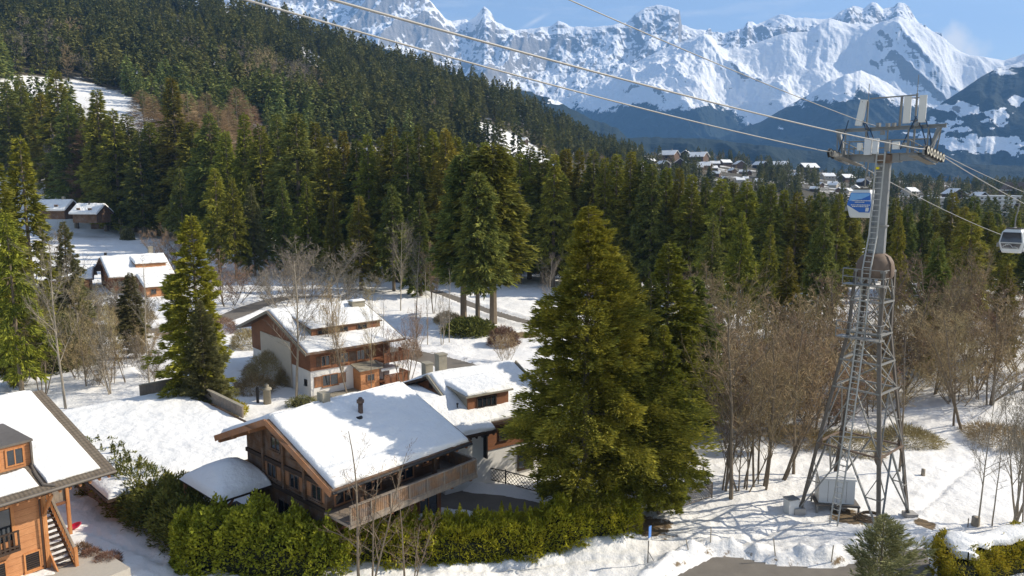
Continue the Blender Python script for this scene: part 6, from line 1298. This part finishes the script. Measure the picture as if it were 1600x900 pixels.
# lattice fences
def lattice(name, label, pts, h_, m, cell=0.32, postm=None):
    r = tag(empty(name, (pts[0][0], pts[0][1], 0)), label, 'fence'); o = Vector((pts[0][0], pts[0][1], 0)); mb = MB()
    for a, b in zip(pts[:-1], pts[1:]):
        A = Vector((*a, Hs(*a)+0.12))-o; B = Vector((*b, Hs(*b)+0.12))-o; d = B-A; L = d.length; n_ = int(L/cell); U = Vector((0, 0, h_))
        mb.beam(A+U, B+U, 0.05, 0.07); mb.beam(A, B, 0.05, 0.05)
        k = h_/cell
        for i in range(-int(k)-1, n_+1):
            for sg in (0, 1):
                t0, t1 = i/n_, (i+k)/n_; z0, z1 = 0.0, 1.0
                if t0 < 0: z0 = -t0/(t1-t0); t0 = 0
                if t1 > 1: z1 = 1-(t1-1)/(t1-i/n_) if t1 != i/n_ else 1; z1 = max(z1, 0); t1 = 1
                if t1 <= t0: continue
                ys = (z0, z1) if sg == 0 else (1-z0, 1-z1); mb.beam(A+d*t0+U*ys[0], A+d*t1+U*ys[1], 0.02, 0.035)
        for t_ in np.linspace(0, 1, max(2, int(L/2.2)+1)): p = A+d*float(t_); MB().beam(p-Vector((0, 0, .4)), p+U*1.12, 0.1, 0.1).build('post', M[postm or m], r)
    mb.build('lattice', M[m], r)
lattice('lattice_fence', 'black diamond lattice fence between snow bank and driveway', [onz(738, 748), onz(790, 762), onz(840, 778), onz(900, 792)], 1.0, 'black_metal')
lattice('wooden_fence', 'weathered wooden lattice fence right of the huge spruce', [onz(1012, 800), onz(1060, 794), onz(1112, 778)], 1.0, 'wood_grey', 0.25)
lattice('dark_fence', 'short dark lattice fence rising behind the wooden one', [onz(1112, 776), onz(1098, 752)], 0.9, 'black_metal', 0.3)
wf = tag(empty('board_fence', (*onz(763, 722), 0), 0.35), 'grey horizontal board fence beside the white wall of the chalet behind', 'fence')
for k in range(4): MB().b(0, 2.6, -0.03, 0.03, 0.25+k*0.33, 0.45+k*0.33).build('board', M['wood_grey'], wf)
for x in (0.0, 1.3, 2.6): MB().b(x-0.06, x+0.06, 0.031, 0.12, -0.2, 1.6).build('post', M['black_metal'], wf)
# sign and marker stakes
def stake(name, label, px, py, top, m, lean=0.0, r_=0.035):
    x, y, z = ground(px, py); hh = toppx(px, top, y)[2]; return tag(MB().tube([(x, y, z-0.3), (x+lean, y, z+hh)], r_, 6).build(name, M[m]), label, 'stake', 'marker stakes in the snow bank')
stake('marker_stake', 'straight tan stake in the snow bank above the left corner of the road', 1110, 852, 824, 'bark_light'); stake('marker_stake', 'leaning tan stake left of the straight one in the snow bank', 1077, 864, 842, 'bark_light', -0.25)
stake('marker_stake', 'leaning tan stake in the snow bank between the fence and the small pine', 1212, 872, 842, 'bark_light', -0.2); stake('marker_stake', 'tall tan stake in the snow bank just left of the small pine', 1298, 882, 852, 'bark_light', 0.1)
stake('marker_stake', 'dark thin stake behind the clipped hedge', 1512, 826, 810, 'steel_dark')
sx, sy, sz = ground(1012, 880); sg_ = tag(empty('road_sign', (sx, sy, sz)), 'small blue sign on a thin braced post in the snow beside the road', 'sign')
MB().tube([(0, 0, -0.4), (0.03, 0, 2.5)], 0.035, 8).build('post', M['steel_dark'], sg_); MB().tube([(0.02, 0, 0.75), (0.5, 0.05, -0.1)], 0.025, 6).build('brace', M['steel_dark'], sg_)
pl_ = MB().box((0.08, -0.06, 2.1), (0.30, 0.03, 0.75), 0.9).build('plate', M['sign_blue'], sg_); MB().box((0.05, -0.09, 2.12), (0.12, 0.02, 0.35), 0.9).build('symbol', M['sheet_white'], pl_); MB().box((0.06, -0.05, 1.62), (0.26, 0.03, 0.16), 0.9).build('lower_plate', M['sheet_white'], sg_)
# red sledge and stumps
x, y, z = ground(118, 826); q = MB().lathe([(0.02, 0.0), (0.30, 0.02), (0.42, 0.10), (0.46, 0.17), (0.43, 0.17), (0.32, 0.08), (0.02, 0.05)], (0, 0, 0), 20).build('snow_saucer', M['red_plastic'], None, True); q.location = (x, y, z+0.08); q.rotation_euler = (0.25, -0.3, 0); q.scale = (1.1, 0.8, 1); tag(q, 'red plastic snow saucer lying on the lawn by the stairs', 'sledge')
for px, py, r_, h_, lab in ((1442, 745, 0.16, 0.55, 'small mossy tree stump alone on the snow right of the pylon'), (1524, 822, 0.28, 0.6, 'short stump behind the clipped hedge')):
    x, y, z = ground(px, py); s_ = MB().lathe([(r_*1.3, -0.2), (r_, 0.1), (r_*0.95, h_)], (0, 0, 0), 10).build('tree_stump', M['bark_light'], None, True); s_.location = (x, y, z); tag(s_, lab, 'stump')
x, y, z = ground(163, 357); sh_ = tag(empty('garden_shed', (x, y, z), -0.1), 'small brown shed with flat snowy top in the upper garden', 'shed'); MB().b(-4, 4, -2, 2, -0.5, 4.2).build('wall', M['wood_brown'], sh_); MB().b(-4.4, 4.4, -2.3, 2.3, 4.203, 4.5).build('roof', M['roof_snow'], sh_)
stp = MB(); x, y, z = ground(418, 632)
MB_ = tag(empty('stone_pillar', (x, y, z)), 'mossy stone gate pillar behind the brown chalet', 'pillar'); MB().lathe([(0.45, -0.2), (0.42, 1.5), (0.55, 1.55), (0.5, 1.75), (0.2, 1.9), (0.28, 2.1), (0.02, 2.3)], (0, 0, 0), 10).build('shaft', M['moss_stone'], MB_, True); MB().b(-1.2, -0.95, -0.1, 0.15, -0.2, 1.8).build('gate_post', M['black_metal'], MB_)

# ------------------------------------------------------------------ leafless trees
def bare(label, key, px, py, top, m='twig_brown', wf_=1.0, bark='bark', group=None, name='bare_tree'):
    x, y, z = ground(px, py); h = toppx(px, top, y)[2]; return tree(name, label, 'tree', group, key, x, y, h, m, wf_, z, None, bark)
bare('young three-stemmed leafless tree in the foreground in front of the spruce hedge', 'fine0', 572, 906, 655, 'dry_shrub', 1.0, 'bark')
bare('small leafless sapling right of the young three-stemmed tree in the foreground', 'fine0', 640, 908, 770, 'dry_shrub', 1.2, 'bark')
for px, py, top, key, m, wf_, lab in [
    (103, 640, 372, 'ash0', 'twig_grey', 0.7, 'tall slender leafless tree with pale branches on the left slope'), (66, 618, 455, 'alder1', 'twig_brown', 0.8, 'leafless tree left of the tall slender one on the left slope'),
    (135, 604, 440, 'ash1', 'twig_brown', 0.6, 'thin leafless tree in front of the rounded olive shrub'), (28, 600, 480, 'alder2', 'twig_brown', 0.9, 'leafless tree under the large sunlit spruce at the left edge'),
    (176, 618, 486, 'alder0', 'twig_grey', 0.85, 'leafless cluster of stems standing in the open snow on the left'), (200, 600, 470, 'alder3', 'twig_brown', 0.6, 'leafless cluster right of the one in the open snow'),
    (237, 636, 398, 'slim0', 'twig_grey', 0.7, 'single thin pale trunk just left of the slim bright spruce'), (205, 520, 440, 'bushy1', 'twig_grey', 0.9, 'leafless orchard tree in front of the garden chalet'),
    (150, 500, 440, 'bushy2', 'twig_brown', 0.9, 'leafless dark bush left of the garden chalet'), (358, 478, 386, 'bushy0', 'twig_red', 1.35, 'rounded reddish-grey leafless tree right of the slim bright spruce'),
    (478, 468, 364, 'bushy1', 'twig_grey', 1.3, 'broad rounded grey-tan leafless tree behind the large chalet'), (440, 480, 400, 'bushy2', 'twig_grey', 1.1, 'leafless tree left of the broad rounded grey-tan one'),
    (540, 485, 400, 'bushy0', 'twig_grey', 1.2, 'leafless tree right of the broad rounded grey-tan one'), (268, 425, 340, 'bushy2', 'twig_red', 1.0, 'reddish leafless tree at the upper right of the snowy garden'),
    (406, 360, 262, 'farbare1', 'twig_red', 1.0, 'tangled reddish-brown leafless tree among spruces above the round grey shrub'), (70, 330, 255, 'farbare0', 'twig_red', 0.9, 'orange-tan leafless tree above the left cabin'),
    (103, 325, 215, 'farbare2', 'twig_grey', 0.8, 'tall pale grey leafless tree above the two cabins'), (310, 215, 215, 'farbare2', 'twig_grey', 0.8, ''),
    (463, 624, 398, 'ash0', 'twig_grey', 0.95, 'large leafless tree with pale trunk at the left corner of the large chalet'), (523, 612, 432, 'alder1', 'twig_brown', 0.55, 'slender leafless tree in front of the middle of the large chalet'),
    (548, 622, 445, 'alder3', 'twig_brown', 0.55, 'leafless cluster of pale stems in front of the large chalet porch'), (580, 614, 455, 'ash1', 'twig_brown', 0.5, 'thin leafless tree right of the porch of the large chalet'),
    (600, 602, 460, 'slim0', 'twig_brown', 0.8, 'thin leaning leafless tree in front of the large chalet balconies'), (634, 604, 476, 'alder2', 'twig_red', 0.8, 'pinkish-brown leafless tree at the right end of the large chalet'),
    (652, 560, 470, 'alder0', 'twig_red', 0.7, 'pinkish leafless tree beside the village road'), (626, 486, 350, 'ash2', 'twig_grey', 0.7, 'bare grey tree at the left edge of the clearing'),
    (650, 500, 372, 'ash0', 'twig_grey', 0.7, 'bare grey tree beside the path in the clearing'), (678, 492, 376, 'alder3', 'twig_red', 0.8, 'reddish bare tree left of the giant spruces in the clearing'),
    (668, 540, 420, 'slim0', 'twig_grey', 0.9, 'thin bare pole-like tree in the clearing, left one'), (702, 535, 418, 'slim0', 'twig_grey', 0.9, 'thin bare pole-like tree in the clearing, right one'),
    (690, 540, 455, 'alder1', 'twig_grey', 0.6, 'bare multi-stemmed tree in front of the giant spruces'), (790, 566, 505, 'bushy0', 'twig_brown', 0.7, 'small bare bush in the snow right of the giant spruces'),
    (857, 515, 398, 'ash2', 'twig_grey', 0.7, 'pale bare tree squeezed between the giant spruces and the huge spruce'), (1104, 625, 470, 'bushy1', 'twig_red', 0.7, 'reddish bare bush against the right side of the huge spruce group'),
    (1142, 782, 452, 'ash1', 'twig_brown', 0.95, 'tall bare tree with straight trunk in the front of the thicket'), (1128, 770, 560, 'alder0', 'twig_red', 0.9, 'bare alder left of the straight-trunked tree in the thicket'),
    (1160, 768, 570, 'alder2', 'twig_brown', 0.9, 'bare alder right of the straight-trunked tree in the thicket'), (1188, 764, 500, 'alder1', 'twig_brown', 1.0, 'leaning bare alder cluster in the middle front of the thicket'),
    (1214, 752, 520, 'alder3', 'twig_brown', 1.05, 'bare alder cluster just left of the pylon leg'), (1240, 742, 480, 'ash0', 'twig_brown', 0.9, 'large bare tree directly behind the left pylon leg'),
    (1527, 826, 600, 'ash2', 'twig_grey', 0.6, 'bare tree with forked trunk standing alone right of the pylon'), (1550, 822, 650, 'slim0', 'twig_grey', 0.9, 'thin bare tree right of the forked one'),
    (1577, 820, 560, 'alder0', 'twig_grey', 0.7, 'cluster of thin pale bare stems behind the clipped hedge'), (1598, 824, 540, 'alder2', 'twig_grey', 0.7, 'cluster of bare stems cut by the right edge behind the clipped hedge'),
    (1405, 738, 500, 'slim0', 'twig_brown', 1.0, 'slanting bare trunk just right of the pylon legs'), (1490, 668, 500, 'ash1', 'twig_brown', 1.0, 'bare tree with pale leaning trunk at the top of the right snow slope'),
    (1510, 672, 480, 'alder3', 'twig_brown', 1.0, 'bare alder cluster at the top of the right snow slope')]:
    if lab: bare(lab, key, px, py, top, m, wf_, 'bark_light' if m == 'twig_grey' else 'bark')
g3 = random.Random(21)
for i in range(46):
    px = 1085+i/46*530+g3.uniform(-5, 5)
    py = np.interp(px, [1080, 1200, 1300, 1420, 1500, 1600], [650, 690, 680, 650, 640, 640])-g3.uniform(0, 100)**1.0
    top = py-g3.uniform(110, 185); reg = 'left of the pylon' if px < 1240 else 'behind the pylon' if px < 1400 else 'right of the pylon'
    bare(ordl('alder', '%s brown leafless alder from the left in the dense thicket '+reg), 'alder%d' % (i % 4) if i % 3 else 'bushy%d' % (i % 3), px, py, top, ('twig_brown', 'twig_brown', 'twig_red', 'twig_brown')[i % 4], g3.uniform(0.9, 1.3), 'bark', 'alders of the thicket')
for i in range(30):
    px = 5+(i//20)*150+(i % 20)*(7.5 if i < 20 else 9)+g3.uniform(-3, 3); py = g3.uniform(505, 605); bare(ordl('sap', '%s thin leafless sapling from the left '+('under the trees at the left edge' if i < 20 else 'in the open snow on the left slope')), 'bushy%d' % (i % 3), px, py, py-g3.uniform(50, 100), ('twig_brown', 'twig_grey')[i % 2], 0.9, 'bark', 'saplings on the left slope')
# the small pine rising from below the picture
x, y = onz(1372, 940, 0); hp = toppx(1372, 803, y)[2]
conifer_mesh('pine', 6.2, 2.1, 130, 70, 0.42, 0.07, 77, 0.05, -0.25, 0.5, 0.85, 0.3, 0.9, -0.5, 0.22)
tree('young_pine', 'young greyish pine with upswept branches at the bottom edge, in front of the pylon', 'tree', None, 'pine', x, y, hp, 'pine_grey', 1.1)

# ------------------------------------------------------------------ the village
VH = [(887, 236, 16), (947, 234, 20), (930, 240, 8), (972, 247, 12), (992, 245, 22), (1016, 256, 14), (1045, 251, 27), (1072, 251, 27), (1036, 262, 18), (1062, 262, 24), (1090, 254, 28), (1100, 266, 22), (1117, 260, 14), (1133, 259, 16), (1155, 263, 20), (1188, 264, 20), (1217, 266, 24),
      (1262, 270, 26), (1243, 279, 15), (1293, 281, 18), (1322, 284, 20), (1347, 290, 18), (1336, 298, 15), (1427, 280, 16), (1440, 283, 9), (1406, 291, 14), (1422, 306, 22), (1330, 338, 14), (1280, 292, 12), (1310, 300, 12), (817, 224, 14), (655, 238, 16), (580, 240, 14), (1490, 312, 30), (1530, 313, 22), (868, 262, 10), (1345, 322, 12)]
gq = random.Random(77); VH += [(gq.uniform(1080, 1520), 0, gq.uniform(9, 14)) for _ in range(16)]; VH = [(a, b_ or float(np.interp(a, [1080, 1250, 1400, 1520], [268, 282, 296, 306]))+gq.uniform(-5, 16), c_) for a, b_, c_ in VH]
WORDS = ORD+['twenty-first', 'twenty-second', 'twenty-third', 'twenty-fourth', 'twenty-fifth', 'twenty-sixth', 'twenty-seventh', 'twenty-eighth', 'twenty-ninth', 'thirtieth', 'thirty-first', 'thirty-second', 'thirty-third', 'thirty-fourth', 'thirty-fifth', 'thirty-sixth', 'thirty-seventh', 'thirty-eighth', 'thirty-ninth', 'fortieth']+['forty-'+q for q in ORD[:9]]+['fiftieth']+['fifty-'+q for q in ORD[:9]]
gv = random.Random(9)
for i, (px, py, wpx) in enumerate(sorted(VH)):
    x, y, z = ground(px, py, 300); W_ = wpx*1.08/F*y; D_ = W_*0.75; hw = W_*0.28; wm = gv.choice(['wood_brown', 'wood_brown', 'plaster_beige', 'wood_dark'])
    front = gv.random() < 0.4; ang = gv.uniform(-0.7, 0.7)+(math.pi/2 if front else 0)
    r = tag(empty('village_chalet', (x, y, z), ang), 'snow-roofed %s chalet, %s from the left in the far village' % ('beige' if wm == 'plaster_beige' else 'brown', WORDS[i]), 'chalet', 'chalets of the far village'); L2, h2 = W_/2, D_/2; zr = hw+h2*0.62
    b = MB(); b.b(-L2*.9, L2*.9, -h2*.86, h2*.86, -4, hw); b.poly([(-L2*.9, -h2*.86, hw), (-L2*.9, h2*.86, hw), (-L2*.9, 0, zr-0.3)], (L2*1.8, 0, 0)); b.build('wall', M[wm], r)
    for sg in (-1, 1): MB().poly([(-L2, sg*h2, hw-0.35), (L2, sg*h2, hw-0.35), (L2, 0, zr), (-L2, 0, zr)], (0, 0, 0.55)).build('roof', M['roof_snow'], r)
    for k in range(3): MB().b(-L2*0.6+k*L2*0.5, -L2*0.6+k*L2*0.5+L2*0.2, -h2*.86-0.12, -h2*.861, hw*0.45, hw*0.75).build('window', M['glass'], r)
    MB().b(L2*0.3, L2*0.3+1, -0.5, 0.5, zr-1, zr+1.6).build('chimney', M['moss_stone'], r)
def block(name, label, px, py, wpx, hh, depth, m, ang=0.0, gables=()):
    x, y, z = ground(px, py, 300); W_ = wpx/F*y; r = tag(empty(name, (x, y, z), ang), label, 'building'); n_ = max(1, int(hh/3))
    MB().b(-W_/2, W_/2, 0, depth, -5, hh).build('wall', M[m], r); MB().b(-W_/2-0.5, W_/2+0.5, -0.6, depth+.5, hh+0.01, hh+0.7).build('roof', M['roof_snow'], r)
    for f in range(n_):
        z0 = f*3+0.9; k = max(2, int(W_/4))
        for j in range(k): MB().b(-W_/2+(j+.25)*W_/k, -W_/2+(j+.72)*W_/k, -0.06, -0.002, z0, z0+1.4).build('window', M['glass'], r)
        MB().b(-W_/2+0.5, W_/2-0.5, -1.1, -0.061, z0-0.9, z0-0.65).build('balcony', M['plaster'], r)
    for gx in gables: MB().poly([(gx-5, -0.4, hh+.72), (gx+5, -0.4, hh+.72), (gx, -0.4, hh+8)], (0, 10, 0)).build('gable_roof', M['rust_steel'], r)
block('apartment_block', 'long white apartment block with balconies at the right edge of the village', 1560, 338, 60, 15, 14, 'plaster', -0.15)
block('apartment_block', 'long low pale building with snowy flat roof left of the white block', 1492, 325, 60, 8, 12, 'plaster_beige', -0.1)
block('hotel', 'dark hotel with pointed gables at the far right of the village', 1588, 318, 34, 12, 14, 'wood_brown', -0.1, (-6, 6))
block('apartment_block', 'white building with snowy roof just behind the hanging gondola', 1596, 356, 30, 9, 12, 'plaster', -0.1)
def village_woods():
    g = random.Random(31); V_, F_, nv = [], [], 0; V2, F2, nv2 = [], [], 0; fb = []
    for i in range(3):
        me = CONMESH['farbare%d' % i][0]; v = np.empty(len(me.vertices)*3, np.float32); me.vertices.foreach_get('co', v); fb.append(v.reshape(-1, 3)[:len(v)//12*2])
    occ = [(x_, y_) for x_, y_, _ in [ground(px, py, 300) for px, py, _ in VH]]
    cand = []
    for k in range(4200):
        px = g.uniform(840, 1640); Y = g.uniform(260, 1330); u = (px-800)/F; x = u*Y
        if Y > np.interp(u, UC, RY)+15: continue
        if vnoise(np.array([x/70.]), np.array([Y/90.]), 6)[0] < 0.36 and Y > 420: continue
        if any(abs(x-a*Y/b) < 12 and -75 < Y-b < 9 for a, b in occ): continue
        cand.append((x, Y))
    cand = cand[:1500]; xs = np.array([c[0] for c in cand]); ys = np.array([c[1] for c in cand]); zs = H(xs, ys, False)
    for (x, Y), z in zip(cand, zs):
        a = g.random()*6.28
        if g.random() < 0.62:
            v = arr[g.randrange(7)]; s = g.uniform(0.35, 0.75); w_ = s*g.uniform(0.9, 1.3); ca, sa = math.cos(a)*w_, math.sin(a)*w_
            V_.append(np.stack([v[:, 0]*ca-v[:, 1]*sa+x, v[:, 0]*sa+v[:, 1]*ca+Y, v[:, 2]*s+z-0.3], 1)); F_.append(np.arange(len(v)).reshape(-1, 4)+nv); nv += len(v)
        else:
            v = fb[g.randrange(3)]; n4 = len(v)//4*4; v = v[:n4]; s = g.uniform(0.5, 0.9); ca, sa = math.cos(a)*s, math.sin(a)*s
            V2.append(np.stack([v[:, 0]*ca-v[:, 1]*sa+x, v[:, 0]*sa+v[:, 1]*ca+Y, v[:, 2]*s+z], 1)); F2.append(np.arange(len(v)).reshape(-1, 4)+nv2); nv2 += len(v)
    tag(link('village_woods', np_mesh('village_woods', np.vstack(V_), np.vstack(F_)), M['far_forest']), 'dark conifer woods growing between the houses of the far village', 'woods', None, 'stuff')
    tag(link('village_thicket', np_mesh('village_thicket', np.vstack(V2), np.vstack(F2)), M['twig_brown']), 'brown leafless woods growing between the houses of the far village', 'woods', None, 'stuff')
village_woods()

def haze():
    o = MB().b(-14000, 14000, -60, 12500, -2600, 2750).build('haze', None); t = NT('haze_air'); t.t.nodes.remove(t.p)
    v = t.n('ShaderNodeVolumePrincipled'); v.inputs['Density'].default_value = 7.5e-5; v.inputs['Color'].default_value = (0.24, 0.52, 1.0, 1); v.inputs['Anisotropy'].default_value = 0.0
    t.l(v.outputs[0], t.t.nodes['Material Output'].inputs['Volume']); o.data.materials.append(t.m); tag(o, kind='stuff')
haze()
